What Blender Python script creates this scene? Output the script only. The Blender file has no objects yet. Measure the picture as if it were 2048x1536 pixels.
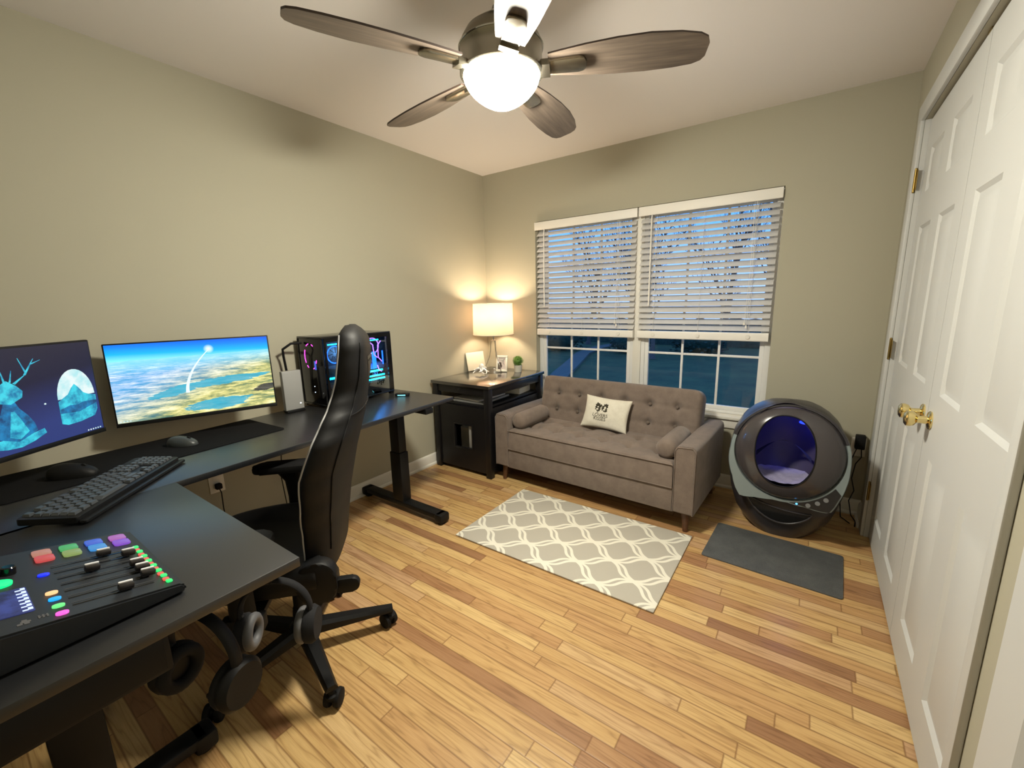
import bpy, bmesh, math, random
from mathutils import Matrix, Vector, noise
random.seed(7)
PI = math.pi
C = bpy.context.scene.collection
R = math.radians
V = Vector
T = Matrix.Translation
def rx(a): return Matrix.Rotation(a, 4, 'X')
def ry(a): return Matrix.Rotation(a, 4, 'Y')
def rz(a): return Matrix.Rotation(a, 4, 'Z')

# ------------------------------------------------------------------ materials
def lin(c):
    return tuple(((v/12.92) if v <= .04045 else ((v+.055)/1.055)**2.4) for v in c)
def rgb(r, g, b): return lin((r/255, g/255, b/255)) + (1,)
class NT:
    def __init__(s, m): s.m = m; s.t = m.node_tree; s.n = s.t.nodes; s.l = s.t.links
    def node(s, ty, **k):
        n = s.n.new(ty)
        for a, b in k.items(): setattr(n, a, b)
        return n
    def inp(s, sock, v):
        if v is None: return
        if isinstance(v, bpy.types.NodeSocket): s.l.new(v, sock)
        else: sock.default_value = v
    def math(s, op, a, b=None, c=None, clamp=False):
        n = s.node('ShaderNodeMath', operation=op); n.use_clamp = clamp
        for i, v in enumerate((a, b, c)): s.inp(n.inputs[i], v)
        return n.outputs[0]
    def mix(s, f, a, b, blend='MIX'):
        n = s.node('ShaderNodeMix', data_type='RGBA', blend_type=blend)
        s.inp(n.inputs[0], f); s.inp(n.inputs[6], a); s.inp(n.inputs[7], b)
        return n.outputs[2]
    def ramp(s, f, stops, interp='LINEAR'):
        n = s.node('ShaderNodeValToRGB'); cr = n.color_ramp; cr.interpolation = interp
        while len(cr.elements) < len(stops): cr.elements.new(.5)
        for e, (p, c) in zip(cr.elements, stops): e.position = p; e.color = c
        s.inp(n.inputs[0], f); return n.outputs[0]
    def noise(s, vec, scale, detail=2, rough=.5, dim='3D'):
        n = s.node('ShaderNodeTexNoise', noise_dimensions=dim)
        s.inp(n.inputs['Vector'], vec); n.inputs['Scale'].default_value = scale
        n.inputs['Detail'].default_value = detail; n.inputs['Roughness'].default_value = rough
        return n.outputs[0]
    def comb(s, x, y, z):
        n = s.node('ShaderNodeCombineXYZ')
        for i, v in enumerate((x, y, z)): s.inp(n.inputs[i], v)
        return n.outputs[0]
    def pos(s):
        n = s.node('ShaderNodeNewGeometry'); q = s.node('ShaderNodeSeparateXYZ'); s.l.new(n.outputs['Position'], q.inputs[0])
        return n.outputs['Position'], q.outputs[0], q.outputs[1], q.outputs[2]
    def obj(s):
        n = s.node('ShaderNodeTexCoord'); return n.outputs['Object']
    def uv(s):
        n = s.node('ShaderNodeTexCoord'); q = s.node('ShaderNodeSeparateXYZ'); s.l.new(n.outputs['UV'], q.inputs[0])
        return n.outputs['UV'], q.outputs[0], q.outputs[1]
    def bump(s, h, strength=.3, dist=.002):
        n = s.node('ShaderNodeBump'); n.inputs['Strength'].default_value = strength; n.inputs['Distance'].default_value = dist
        s.l.new(h, n.inputs['Height']); return n.outputs[0]
def newmat(name):
    m = bpy.data.materials.new(name); m.use_nodes = True
    return m, NT(m), m.node_tree.nodes['Principled BSDF']
def mat(name, col, rough=.5, metal=0, spec=.5, coat=0, var=0, vscale=20, bump=0, bscale=200, emis=None, estr=0, sheen=0, trans=0, cr=.03):
    m, t, b = newmat(name)
    b.inputs['Base Color'].default_value = col; b.inputs['Roughness'].default_value = rough
    b.inputs['Metallic'].default_value = metal; b.inputs['Specular IOR Level'].default_value = spec
    b.inputs['Coat Weight'].default_value = coat; b.inputs['Coat Roughness'].default_value = cr; b.inputs['Sheen Weight'].default_value = sheen
    b.inputs['Transmission Weight'].default_value = trans
    o = t.obj()
    if var:
        f = t.noise(o, vscale, 4, .6)
        lo = tuple(c*(1-var) for c in col[:3])+(1,); hi = tuple(min(1, c*(1+var)) for c in col[:3])+(1,)
        t.l.new(t.ramp(f, [(.3, lo), (.7, hi)]), b.inputs['Base Color'])
    if bump:
        t.l.new(t.bump(t.noise(o, bscale, 3, .6), bump, .001), b.inputs['Normal'])
    if emis:
        b.inputs['Emission Color'].default_value = emis; b.inputs['Emission Strength'].default_value = estr
    return m
def emit(name, col, s):
    m, t, b = newmat(name)
    b.inputs['Base Color'].default_value = (0.02, .02, .02, 1); b.inputs['Roughness'].default_value = .3
    b.inputs['Emission Color'].default_value = col; b.inputs['Emission Strength'].default_value = s
    return m
def fabric(name, c1, c2, scale=900, sheen=.2):
    m, t, b = newmat(name)
    o = t.obj(); f = t.noise(o, scale, 2, .7); g = t.noise(o, 14, 3, .6)
    k = t.math('ADD', t.math('MULTIPLY', f, .7), t.math('MULTIPLY', g, .3))
    t.l.new(t.ramp(k, [(.36, c1), (.62, c2)]), b.inputs['Base Color'])
    b.inputs['Roughness'].default_value = .95; b.inputs['Sheen Weight'].default_value = sheen; b.inputs['Specular IOR Level'].default_value = .15
    t.l.new(t.bump(f, .5, .001), b.inputs['Normal'])
    return m
M = {}
BOWL = 290
M['wall'] = mat('wall_paint', rgb(170, 166, 148), .75, spec=.25, bump=.08, bscale=350)
M['ceiling'] = mat('ceiling_paint', rgb(230, 226, 224), .9, spec=.1, bump=.08, bscale=250)
M['white'] = mat('white_paint', rgb(226, 223, 214), .42, spec=.4, bump=.05, bscale=120)
M['door'] = mat('door_paint', rgb(196, 197, 195), .5, spec=.3, bump=.06, bscale=160)
M['vinyl'] = mat('window_vinyl', rgb(228, 228, 226), .4)
M['blind'] = mat('blind_slat', rgb(232, 229, 222), .45, spec=.35)
def slat_mat():
    m, t, b = newmat('blind_slat_white')
    b.inputs['Base Color'].default_value = rgb(236, 234, 230); b.inputs['Roughness'].default_value = .45; b.inputs['Specular IOR Level'].default_value = .35
    tl = t.node('ShaderNodeBsdfTranslucent'); tl.inputs[0].default_value = rgb(238, 238, 240)
    mx = t.node('ShaderNodeMixShader'); mx.inputs[0].default_value = .5
    out = t.n['Material Output']; t.l.new(b.outputs[0], mx.inputs[1]); t.l.new(tl.outputs[0], mx.inputs[2]); t.l.new(mx.outputs[0], out.inputs[0])
    return m
M['slat'] = slat_mat()
M['cord'] = mat('blind_cord', rgb(225, 222, 214), .8)
M['desk'] = mat('desk_black', rgb(19, 21, 25), .42, spec=.7, coat=.5, cr=.28, var=.12, vscale=300, bump=.08, bscale=900)
M['black'] = mat('black_plastic', rgb(14, 14, 15), .55, spec=.25)
M['steel_black'] = mat('black_steel', rgb(16, 16, 17), .5, spec=.28, bump=.05, bscale=500)
M['gloss_black'] = mat('gloss_black', rgb(12, 12, 14), .12)
M['mat_black'] = mat('desk_mat', rgb(19, 19, 20), .9, spec=.1, bump=.15, bscale=1500)
M['leather'] = mat('black_leather', rgb(15, 15, 16), .58, spec=.26, bump=.25, bscale=420)
M['wood_top'] = mat('black_wood_top', rgb(34, 32, 32), .25, spec=.9, coat=1.0, cr=.13, var=.1, vscale=40)
M['wood_black'] = mat('black_wood', rgb(20, 19, 21), .36, spec=.4, var=.1, vscale=40)
M['piping'] = mat('grey_piping', rgb(150, 150, 150), .5)
M['nickel'] = mat('brushed_nickel', rgb(148, 142, 128), .26, metal=1, bump=.05, bscale=500)
M['chrome'] = mat('chrome', rgb(190, 188, 184), .15, metal=1)
M['brass'] = mat('polished_brass', rgb(232, 212, 150), .14, metal=1)
M['brass_old'] = mat('dull_brass', rgb(150, 128, 74), .35, metal=1)
M['sofa'] = fabric('taupe_linen', rgb(98, 86, 78), rgb(133, 119, 109))
M['button'] = fabric('taupe_button', rgb(86, 76, 68), rgb(112, 100, 90))
M['leg_wood'] = mat('sofa_leg_wood', rgb(86, 56, 36), .4, var=.2, vscale=30)
M['cushion'] = fabric('cream_linen', rgb(196, 190, 172), rgb(222, 217, 203), 500)
M['ink'] = mat('dark_ink', rgb(62, 58, 48), .9, spec=.1)
M['robot'] = mat('charcoal_plastic', rgb(52, 50, 54), .3, spec=.5, var=.05, vscale=60)
M['robot_dome'] = mat('dark_dome_plastic', rgb(66, 62, 64), .2, spec=.5, coat=.3)
M['robot_grey'] = mat('pale_grey_bezel', rgb(128, 140, 142), .35, spec=.4)
M['robot_in'] = mat('navy_liner', rgb(66, 60, 84), .45)
M['litter'] = mat('litter_clay', rgb(150, 146, 176), .95, var=.2, vscale=260, bump=.7, bscale=400)
M['panel'] = mat('control_panel_black', rgb(32, 33, 36), .3)
M['btn_grey'] = mat('grey_button', rgb(120, 122, 124), .5)
M['rubber'] = mat('rubber_black', rgb(16, 16, 17), .7, spec=.25)
M['terracotta'] = mat('pale_pot', rgb(205, 200, 186), .6, var=.05)
M['plant'] = mat('plant_green', rgb(104, 142, 62), .6, var=.35, vscale=60)
M['porcelain'] = mat('white_ceramic', rgb(236, 232, 228), .15, coat=.3)
M['paper'] = mat('paper', rgb(214, 214, 216), .8)
M['card'] = mat('white_card', rgb(232, 228, 214), .6)
M['photo'] = mat('photo_print', rgb(205, 195, 190), .3)
M['photo_dark'] = mat('photo_dark', rgb(84, 74, 70), .3)
M['router'] = mat('grey_device', rgb(150, 150, 148), .4)
M['bowl'] = emit('lit_frosted_glass', rgb(255, 249, 230), BOWL)
M['keycap'] = mat('keycap', rgb(66, 70, 74), .38)
M['kbbody'] = mat('keyboard_body', rgb(18, 19, 21), .42, spec=.3)
M['mixer'] = mat('mixer_body', rgb(30, 33, 38), .45, spec=.4, bump=.05, bscale=700)
M['fader'] = mat('fader_cap', rgb(30, 26, 27), .3)
M['fader_line'] = mat('fader_cap_edge', rgb(225, 225, 228), .3)
M['dgrey'] = mat('dark_grey_foam', rgb(30, 30, 32), .8, spec=.2)
M['mgrey'] = mat('mid_grey_plastic', rgb(84, 84, 86), .55)

def floor_mat():
    m, t, b = newmat('oak_strip_floor')
    p, x, y, z = t.pos()
    w = .0570
    ry_ = t.math('DIVIDE', y, w); row = t.math('FLOOR', ry_); fy = t.math('FRACT', ry_)
    wn = t.node('ShaderNodeTexWhiteNoise', noise_dimensions='1D'); t.l.new(row, wn.inputs['W'])
    off = t.math('MULTIPLY', wn.outputs['Value'], 9.7)
    wn2 = t.node('ShaderNodeTexWhiteNoise', noise_dimensions='1D'); t.l.new(t.math('ADD', row, 41.3), wn2.inputs['W'])
    L = t.math('ADD', .42, t.math('MULTIPLY', wn2.outputs['Value'], .62))
    ux = t.math('DIVIDE', t.math('ADD', x, off), L); pi_ = t.math('FLOOR', ux); fx = t.math('FRACT', ux)
    pid = t.comb(pi_, row, 0)
    wc = t.node('ShaderNodeTexWhiteNoise', noise_dimensions='3D'); t.l.new(pid, wc.inputs['Vector'])
    rv = wc.outputs['Value']
    base = t.ramp(rv, [(0, rgb(150, 112, 80)), (.08, rgb(170, 130, 92)), (.22, rgb(190, 152, 104)), (.6, rgb(200, 166, 112)), (.85, rgb(212, 182, 128)), (1, rgb(190, 154, 118))])
    # grain, long and thin, with cathedral distortion
    sx = t.math('ADD', t.math('MULTIPLY', x, 2.4), t.math('MULTIPLY', rv, 53)); sy = t.math('MULTIPLY', y, 34)
    gv = t.comb(sx, sy, t.math('MULTIPLY', rv, 17))
    dist = t.noise(gv, .55, 2, .5)
    wv = t.math('FRACT', t.math('MULTIPLY', t.math('ADD', t.math('MULTIPLY', dist, 9), t.math('MULTIPLY', sy, .12)), 1.0))
    ring = t.math('ABSOLUTE', t.math('SUBTRACT', wv, .5))
    g1 = t.ramp(ring, [(.0, (0.50, 0.42, .33, 1)), (.12, (.84, .79, .72, 1)), (.5, (1, 1, 1, 1))])
    fine = t.noise(t.comb(t.math('MULTIPLY', x, 14), t.math('MULTIPLY', y, 420), rv), 1, 3, .6)
    g2 = t.ramp(fine, [(.3, (.86, .82, .78, 1)), (.6, (1.05, 1.04, 1.02, 1))])
    c = t.mix(.62, base, g1, 'MULTIPLY'); c = t.mix(.8, c, g2, 'MULTIPLY')
    # streaks and knots that belong to single boards
    st = t.noise(t.comb(t.math('MULTIPLY', x, 2.0), t.math('MULTIPLY', y, 30), t.math('MULTIPLY', rv, 31)), 1, 3, .55)
    c = t.mix(t.math('MULTIPLY', t.ramp(st, [(.58, (0, 0, 0, 1)), (.78, (1, 1, 1, 1))]), .55), c, rgb(122, 74, 42))
    vo = t.node('ShaderNodeTexVoronoi', feature='F1'); vo.inputs['Scale'].default_value = 1
    t.l.new(t.comb(t.math('MULTIPLY', x, 1.7), t.math('MULTIPLY', y, 5.2), 0), vo.inputs['Vector'])
    kn = t.ramp(vo.outputs['Distance'], [(.02, (1, 1, 1, 1)), (.07, (0, 0, 0, 1))])
    c = t.mix(t.math('MULTIPLY', kn, .75), c, rgb(84, 50, 26))
    ed = t.math('MINIMUM', fy, t.math('SUBTRACT', 1, fy)); ed = t.math('MULTIPLY', ed, w)
    ex = t.math('MULTIPLY', t.math('MINIMUM', fx, t.math('SUBTRACT', 1, fx)), L)
    e = t.math('MINIMUM', ed, ex)
    gap = t.ramp(e, [(.0004, (0, 0, 0, 1)), (.0014, (1, 1, 1, 1))])
    c = t.mix(t.math('MULTIPLY', t.math('SUBTRACT', 1, gap), .8), c, rgb(120, 82, 46))
    t.l.new(c, b.inputs['Base Color'])
    b.inputs['Roughness'].default_value = .36; b.inputs['Specular IOR Level'].default_value = .45
    b.inputs['Coat Weight'].default_value = .15; b.inputs['Coat Roughness'].default_value = .25
    t.l.new(t.bump(gap, .35, .001), b.inputs['Normal'])
    return m
M['floor'] = floor_mat()

def rug_mat():
    m, t, b = newmat('trellis_rug')
    p, x, y, z = t.pos()
    # lattice with nodes at (1.04+.15i, -.965-.105j), i+j even
    i = t.math('DIVIDE', t.math('SUBTRACT', x, 1.04), .15)
    j = t.math('DIVIDE', t.math('SUBTRACT', -.965, y), .1055)
    s0 = t.math('MULTIPLY', t.math('ADD', i, j), .5); q0 = t.math('MULTIPLY', t.math('SUBTRACT', i, j), .5)
    A_ = .065
    s_ = t.math('SUBTRACT', s0, t.math('MULTIPLY', t.math('SINE', t.math('MULTIPLY', q0, 2*PI)), A_))
    q_ = t.math('SUBTRACT', q0, t.math('MULTIPLY', t.math('SINE', t.math('MULTIPLY', s0, 2*PI)), A_))
    def cell(a):
        f = t.math('FRACT', a); return t.math('MINIMUM', f, t.math('SUBTRACT', 1, f))
    def hump(a):
        return t.math('ABSOLUTE', t.math('SINE', t.math('MULTIPLY', a, PI)))
    def strand(a, other):
        hu = hump(other)
        low = t.math('SUBTRACT', t.math('MULTIPLY', hu, .072), .030)
        hi = t.math('ADD', t.math('MULTIPLY', hu, .055), .072)
        return cell(a), low, hi
    d1, l1, h1 = strand(s_, q_); d2, l2, h2 = strand(q_, s_)
    w = t.math('MAXIMUM', t.math('LESS_THAN', d1, h1), t.math('LESS_THAN', d2, h2))
    g = t.math('MAXIMUM', t.math('LESS_THAN', d1, l1), t.math('LESS_THAN', d2, l2))
    w = t.math('MULTIPLY', w, t.math('SUBTRACT', 1, g))
    fz = t.noise(p, 900, 2, .7)
    grey = t.ramp(fz, [(.35, rgb(176, 170, 158)), (.65, rgb(192, 187, 175))])
    cream = t.ramp(fz, [(.35, rgb(226, 221, 204)), (.65, rgb(240, 237, 224))])
    t.l.new(t.mix(w, grey, cream), b.inputs['Base Color'])
    b.inputs['Roughness'].default_value = .95; b.inputs['Specular IOR Level'].default_value = .1
    t.l.new(t.bump(t.math('ADD', t.math('MULTIPLY', w, .5), fz), .5, .002), b.inputs['Normal'])
    return m
M['rug'] = rug_mat()

def blade_mat():
    m, t, b = newmat('weathered_blade_wood')
    n = t.node('ShaderNodeTexCoord'); q = t.node('ShaderNodeSeparateXYZ'); t.l.new(n.outputs['Object'], q.inputs[0])
    v = t.comb(t.math('MULTIPLY', q.outputs[0], 4), t.math('MULTIPLY', q.outputs[1], 60), 0)
    f = t.noise(v, 1, 4, .6)
    t.l.new(t.ramp(f, [(.3, rgb(78, 68, 60)), (.7, rgb(112, 99, 87))]), b.inputs['Base Color'])
    b.inputs['Roughness'].default_value = .5
    return m
M['blade'] = blade_mat()
M['blade_edge'] = mat('blade_edge_dark', rgb(58, 46, 40), .5)

def mat_ribbed():
    m, t, b = newmat('grey_litter_mat')
    o = t.obj(); q = t.node('ShaderNodeSeparateXYZ'); t.l.new(o, q.inputs[0])
    a = t.math('MULTIPLY', t.math('SINE', t.math('MULTIPLY', q.outputs[0], 520)), t.math('SINE', t.math('MULTIPLY', q.outputs[1], 520)))
    f = t.noise(o, 300, 2, .6); g = t.noise(o, 9, 3, .6)
    k = t.math('ADD', t.math('MULTIPLY', f, .6), t.math('MULTIPLY', g, .4))
    t.l.new(t.ramp(k, [(.35, rgb(66, 68, 70)), (.66, rgb(94, 96, 96))]), b.inputs['Base Color'])
    b.inputs['Roughness'].default_value = .85
    t.l.new(t.bump(a, .6, .002), b.inputs['Normal'])
    return m
M['littermat'] = mat_ribbed()

def glass_mat():
    m = bpy.data.materials.new('window_glass'); m.use_nodes = True; t = NT(m); t.n.clear()
    o = t.node('ShaderNodeOutputMaterial'); mx = t.node('ShaderNodeMixShader'); tr = t.node('ShaderNodeBsdfTransparent'); gl = t.node('ShaderNodeBsdfGlossy')
    fr = t.node('ShaderNodeFresnel'); fr.inputs[0].default_value = 1.45
    tr.inputs[0].default_value = (.93, .96, .97, 1); gl.inputs['Roughness'].default_value = .02
    t.l.new(fr.outputs[0], mx.inputs[0]); t.l.new(tr.outputs[0], mx.inputs[1]); t.l.new(gl.outputs[0], mx.inputs[2]); t.l.new(mx.outputs[0], o.inputs[0])
    return m
M['glass'] = glass_mat()
def shade_mat():
    m = bpy.data.materials.new('lamp_shade_linen'); m.use_nodes = True; t = NT(m); t.n.clear()
    o = t.node('ShaderNodeOutputMaterial'); mx = t.node('ShaderNodeMixShader'); tl = t.node('ShaderNodeBsdfTranslucent'); df = t.node('ShaderNodeBsdfDiffuse')
    f = t.noise(t.obj(), 700, 2, .6)
    c = t.ramp(f, [(.3, rgb(172, 152, 134)), (.7, rgb(184, 164, 146))])
    t.l.new(c, tl.inputs[0]); t.l.new(c, df.inputs[0]); mx.inputs[0].default_value = .45
    t.l.new(df.outputs[0], mx.inputs[1]); t.l.new(tl.outputs[0], mx.inputs[2]); t.l.new(mx.outputs[0], o.inputs[0])
    return m
M['shade'] = shade_mat()

def screen_clouds():
    m, t, b = newmat('screen_sky_and_clouds')
    uv, u, v = t.uv()
    hz = t.math('ADD', .80, t.math('MULTIPLY', t.math('SUBTRACT', u, .5), .02))
    dv = t.math('SUBTRACT', v, hz)
    sky = t.ramp(t.math('ADD', t.math('MULTIPLY', dv, 4), t.math('MULTIPLY', u, .25)), [(0, rgb(120, 215, 240)), (.35, rgb(20, 165, 235)), (.7, rgb(8, 120, 225)), (1, rgb(5, 80, 205))])
    persp = t.math('DIVIDE', 1.0, t.math('ADD', .12, t.math('SUBTRACT', hz, v)))
    cv = t.comb(t.math('MULTIPLY', t.math('SUBTRACT', u, .3), persp), t.math('MULTIPLY', persp, 3.2), 0)
    n1 = t.noise(cv, 2.4, 8, .7)
    n2 = t.noise(t.comb(t.math('MULTIPLY', u, 7), t.math('MULTIPLY', v, 22), 3.3), 1, 9, .72)
    tex = t.math('ADD', t.math('MULTIPLY', n1, .45), t.math('MULTIPLY', n2, .55))
    cool = t.ramp(tex, [(.36, rgb(34, 130, 185)), (.46, rgb(100, 160, 205)), (.53, rgb(160, 185, 215)), (.62, rgb(220, 230, 235))])
    warm = t.ramp(tex, [(.36, rgb(46, 92, 92)), (.455, rgb(120, 134, 92)), (.52, rgb(196, 190, 120)), (.58, rgb(226, 218, 165)), (.66, rgb(240, 240, 215))])
    ww = t.math('ADD', t.math('MULTIPLY', u, .75), t.math('MULTIPLY', t.math('SUBTRACT', .62, v), .9), clamp=True)
    ww = t.ramp(ww, [(.22, (0, 0, 0, 1)), (.75, (1, 1, 1, 1))])
    cl = t.mix(ww, cool, warm)
    # open water patches
    def patch(cu, cvv, su, sv, tilt):
        du = t.math('SUBTRACT', u, cu); dd = t.math('SUBTRACT', t.math('SUBTRACT', v, cvv), t.math('MULTIPLY', du, tilt))
        r2 = t.math('ADD', t.math('POWER', t.math('ABSOLUTE', t.math('DIVIDE', du, su)), 2), t.math('POWER', t.math('ABSOLUTE', t.math('DIVIDE', dd, sv)), 2))
        r2 = t.math('ADD', r2, t.math('MULTIPLY', t.math('SUBTRACT', n2, .5), 3.4))
        return t.math('LESS_THAN', r2, 1)
    w = patch(.66, .42, .30, .05, .12)
    w = t.math('MAXIMUM', w, patch(.34, .33, .16, .05, .3))
    w = t.math('MAXIMUM', w, patch(.62, .10, .22, .08, .1))
    sea = t.mix(t.noise(t.comb(t.math('MULTIPLY', u, 6), t.math('MULTIPLY', v, 30), 0), 1, 4, .6), rgb(10, 120, 150), rgb(60, 175, 200))
    cl = t.mix(t.math('MULTIPLY', w, .9), cl, sea)
    dark = patch(.95, .26, .09, .05, .2)
    cl = t.mix(t.math('MULTIPLY', dark, .9), cl, rgb(24, 30, 50))
    isky = t.math('GREATER_THAN', t.math('ADD', dv, t.math('MULTIPLY', t.math('SUBTRACT', n2, .5), .06)), 0)
    haze = t.math('SUBTRACT', 1, t.math('MULTIPLY', t.math('ABSOLUTE', dv), 5), clamp=True)
    cl = t.mix(t.math('MULTIPLY', haze, .8), cl, rgb(120, 205, 230))
    c = t.mix(isky, cl, sky)
    # white vapour trail
    wq = t.math('DIVIDE', t.math('SUBTRACT', v, .30), .56, clamp=True)
    uc = t.math('ADD', .425, t.math('MULTIPLY', t.math('POWER', wq, 1.9), .165))
    dd = t.math('ABSOLUTE', t.math('SUBTRACT', u, uc))
    wd = t.math('SUBTRACT', .0115, t.math('MULTIPLY', wq, .008))
    tr = t.math('MULTIPLY', t.math('LESS_THAN', dd, wd), t.math('MULTIPLY', t.math('GREATER_THAN', v, .30), t.math('LESS_THAN', v, .86)))
    c = t.mix(tr, c, rgb(205, 228, 235))
    pu = t.math('SUBTRACT', u, .595); pv = t.math('MULTIPLY', t.math('SUBTRACT', v, .875), .56)
    pr = t.math('SQRT', t.math('ADD', t.math('MULTIPLY', pu, pu), t.math('MULTIPLY', pv, pv)))
    c = t.mix(t.ramp(pr, [(.0, (1, 1, 1, 1)), (.035, (0, 0, 0, 1))]), c, rgb(225, 245, 252))
    b.inputs['Base Color'].default_value = (0.01, .01, .01, 1); b.inputs['Roughness'].default_value = .25
    t.l.new(c, b.inputs['Emission Color']); b.inputs['Emission Strength'].default_value = SCR
    return m
SCR = 1.5
M['scr_clouds'] = screen_clouds()
def screen_navy():
    m, t, b = newmat('screen_navy')
    uv, u, v = t.uv()
    c = t.ramp(t.math('ADD', t.math('MULTIPLY', u, .3), t.math('SUBTRACT', 1, v)), [(.1, rgb(30, 28, 42)), (.55, rgb(18, 18, 42)), (1, rgb(32, 44, 96))])
    b.inputs['Base Color'].default_value = (0.01, .01, .01, 1); b.inputs['Roughness'].default_value = .25
    t.l.new(c, b.inputs['Emission Color']); b.inputs['Emission Strength'].default_value = 1.6
    return m
M['scr_navy'] = screen_navy()
def screen_art(name, lo, hi, strn=1.0):
    m, t, b = newmat(name)
    o = t.obj(); f = t.noise(o, 26, 5, .65)
    t.l.new(t.ramp(f, [(.35, lo), (.6, hi)]), b.inputs['Emission Color']); b.inputs['Emission Strength'].default_value = strn
    b.inputs['Base Color'].default_value = (0.01, .01, .01, 1)
    return m
M['art_cyan'] = screen_art('screen_cyan_art', rgb(0, 110, 165), rgb(60, 215, 235))
M['art_white'] = screen_art('screen_white_art', rgb(180, 235, 240), rgb(235, 250, 250))
M['art_blue'] = screen_art('screen_blue_art', rgb(6, 60, 110), rgb(10, 130, 190))

# ------------------------------------------------------------------ mesh helpers
def NB(): return bmesh.new()
def box(bm, c, s, bev=0, seg=2, m=0, X=None):
    """box centred c, size s"""
    r = bmesh.ops.create_cube(bm, size=1); vs = r['verts']
    bmesh.ops.scale(bm, vec=s, verts=vs); bmesh.ops.translate(bm, vec=c, verts=vs)
    fs = list({f for v in vs for f in v.link_faces})
    if bev:
        es = list({e for v in vs for e in v.link_edges})
        q = bmesh.ops.bevel(bm, geom=es, offset=min(bev, min(s)*.49), segments=seg, affect='EDGES', profile=.5)
        fs = list({f for f in q['faces']} | {f for f in fs if f.is_valid}); vs = list({v for f in fs for v in f.verts})
        # gather the whole island
        st = list(vs); seen = set(vs)
        while st:
            v = st.pop()
            for e in v.link_edges:
                o = e.other_vert(v)
                if o not in seen: seen.add(o); st.append(o)
        vs = list(seen); fs = list({f for v in vs for f in v.link_faces})
    for f in fs: f.material_index = m
    if X is not None: bmesh.ops.transform(bm, matrix=X, verts=vs)
    return vs
def b2(bm, x0, x1, y0, y1, z0, z1, bev=0, m=0, X=None, seg=2):
    return box(bm, ((x0+x1)/2, (y0+y1)/2, (z0+z1)/2), (abs(x1-x0), abs(y1-y0), abs(z1-z0)), bev, seg, m, X)
def frame_from(d):
    d = V(d).normalized(); u = V((0, 0, 1)) if abs(d.z) < .95 else V((1, 0, 0))
    a = d.cross(u).normalized(); b = a.cross(d).normalized(); return a, b
def tube(bm, pts, r, n=8, m=0, cap=True, closed=False, X=None, sq=1):
    pts = [V(p) for p in pts]; N = len(pts); rs = r if isinstance(r, (list, tuple)) else [r]*N
    rings = []; pa = None
    for i, p in enumerate(pts):
        if closed: d = pts[(i+1) % N]-pts[i-1]
        else: d = pts[min(i+1, N-1)]-pts[max(i-1, 0)]
        if d.length < 1e-9: d = V((0, 0, 1))
        d.normalize()
        if pa is None: a, b = frame_from(d)
        else:
            a = pa-d*pa.dot(d)
            if a.length < 1e-6: a, _ = frame_from(d)
            a.normalize(); b = a.cross(d)
        pa = a
        ring = []
        for k in range(n):
            t = 2*PI*k/n
            ring.append(bm.verts.new(p+a*math.cos(t)*rs[i]+b*math.sin(t)*rs[i]*sq))
        rings.append(ring)
    for i in range(N if closed else N-1):
        A = rings[i]; B = rings[(i+1) % N]
        for k in range(n):
            f = bm.faces.new((A[k], A[(k+1) % n], B[(k+1) % n], B[k])); f.material_index = m
    if cap and not closed:
        f = bm.faces.new(rings[0][::-1]); f.material_index = m
        f = bm.faces.new(rings[-1]); f.material_index = m
    vs = [v for r_ in rings for v in r_]
    if X is not None: bmesh.ops.transform(bm, matrix=X, verts=vs)
    return vs
def lathe(bm, prof, n=32, m=0, X=None, a0=0, a1=2*PI, mfun=None):
    """prof list of (r,z)"""
    full = abs(a1-a0-2*PI) < 1e-6
    rings = []; vs = []
    for (r, z) in prof:
        if r < 1e-6: v = bm.verts.new((0, 0, z)); rings.append([v]); vs.append(v)
        else:
            ring = [bm.verts.new((r*math.cos(a0+(a1-a0)*k/n), r*math.sin(a0+(a1-a0)*k/n), z)) for k in range(n if full else n+1)]
            rings.append(ring); vs += ring
    for i in range(len(rings)-1):
        A, B = rings[i], rings[i+1]
        cnt = n
        for k in range(cnt):
            k2 = (k+1) % n if full else k+1
            if len(A) == 1 and len(B) == 1: continue
            if len(A) == 1: q = (A[0], B[k2], B[k])
            elif len(B) == 1: q = (A[k], A[k2], B[0])
            else: q = (A[k], A[k2], B[k2], B[k])
            f = bm.faces.new(q); f.material_index = m if mfun is None else mfun(i)
    if X is not None: bmesh.ops.transform(bm, matrix=X, verts=vs)
    return vs
def cyl(bm, p0, p1, r0, r1=None, n=16, m=0, X=None):
    return tube(bm, [p0, p1], [r0, r0 if r1 is None else r1], n, m, X=X)
def prism(bm, poly, z0, z1, m=0, X=None, bev=0):
    a = [bm.verts.new((x, y, z0)) for x, y in poly]; b = [bm.verts.new((x, y, z1)) for x, y in poly]
    n = len(poly); fs = [bm.faces.new(a[::-1]), bm.faces.new(b)]
    for k in range(n): fs.append(bm.faces.new((a[k], a[(k+1) % n], b[(k+1) % n], b[k])))
    vs = a+b
    if bev:
        es = [e for e in fs[1].edges]+[e for e in fs[0].edges]
        q = bmesh.ops.bevel(bm, geom=es, offset=bev, segments=2, affect='EDGES', profile=.5)
        st = [v for v in vs if v.is_valid]+list({v for f in q['faces'] for v in f.verts}); seen = set(st)
        while st:
            v = st.pop()
            for e in v.link_edges:
                o = e.other_vert(v)
                if o not in seen: seen.add(o); st.append(o)
        vs = list(seen)
        for f in {f for v in vs for f in v.link_faces}: f.material_index = m
    else:
        for f in fs: f.material_index = m
    if X is not None: bmesh.ops.transform(bm, matrix=X, verts=vs)
    return vs
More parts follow.
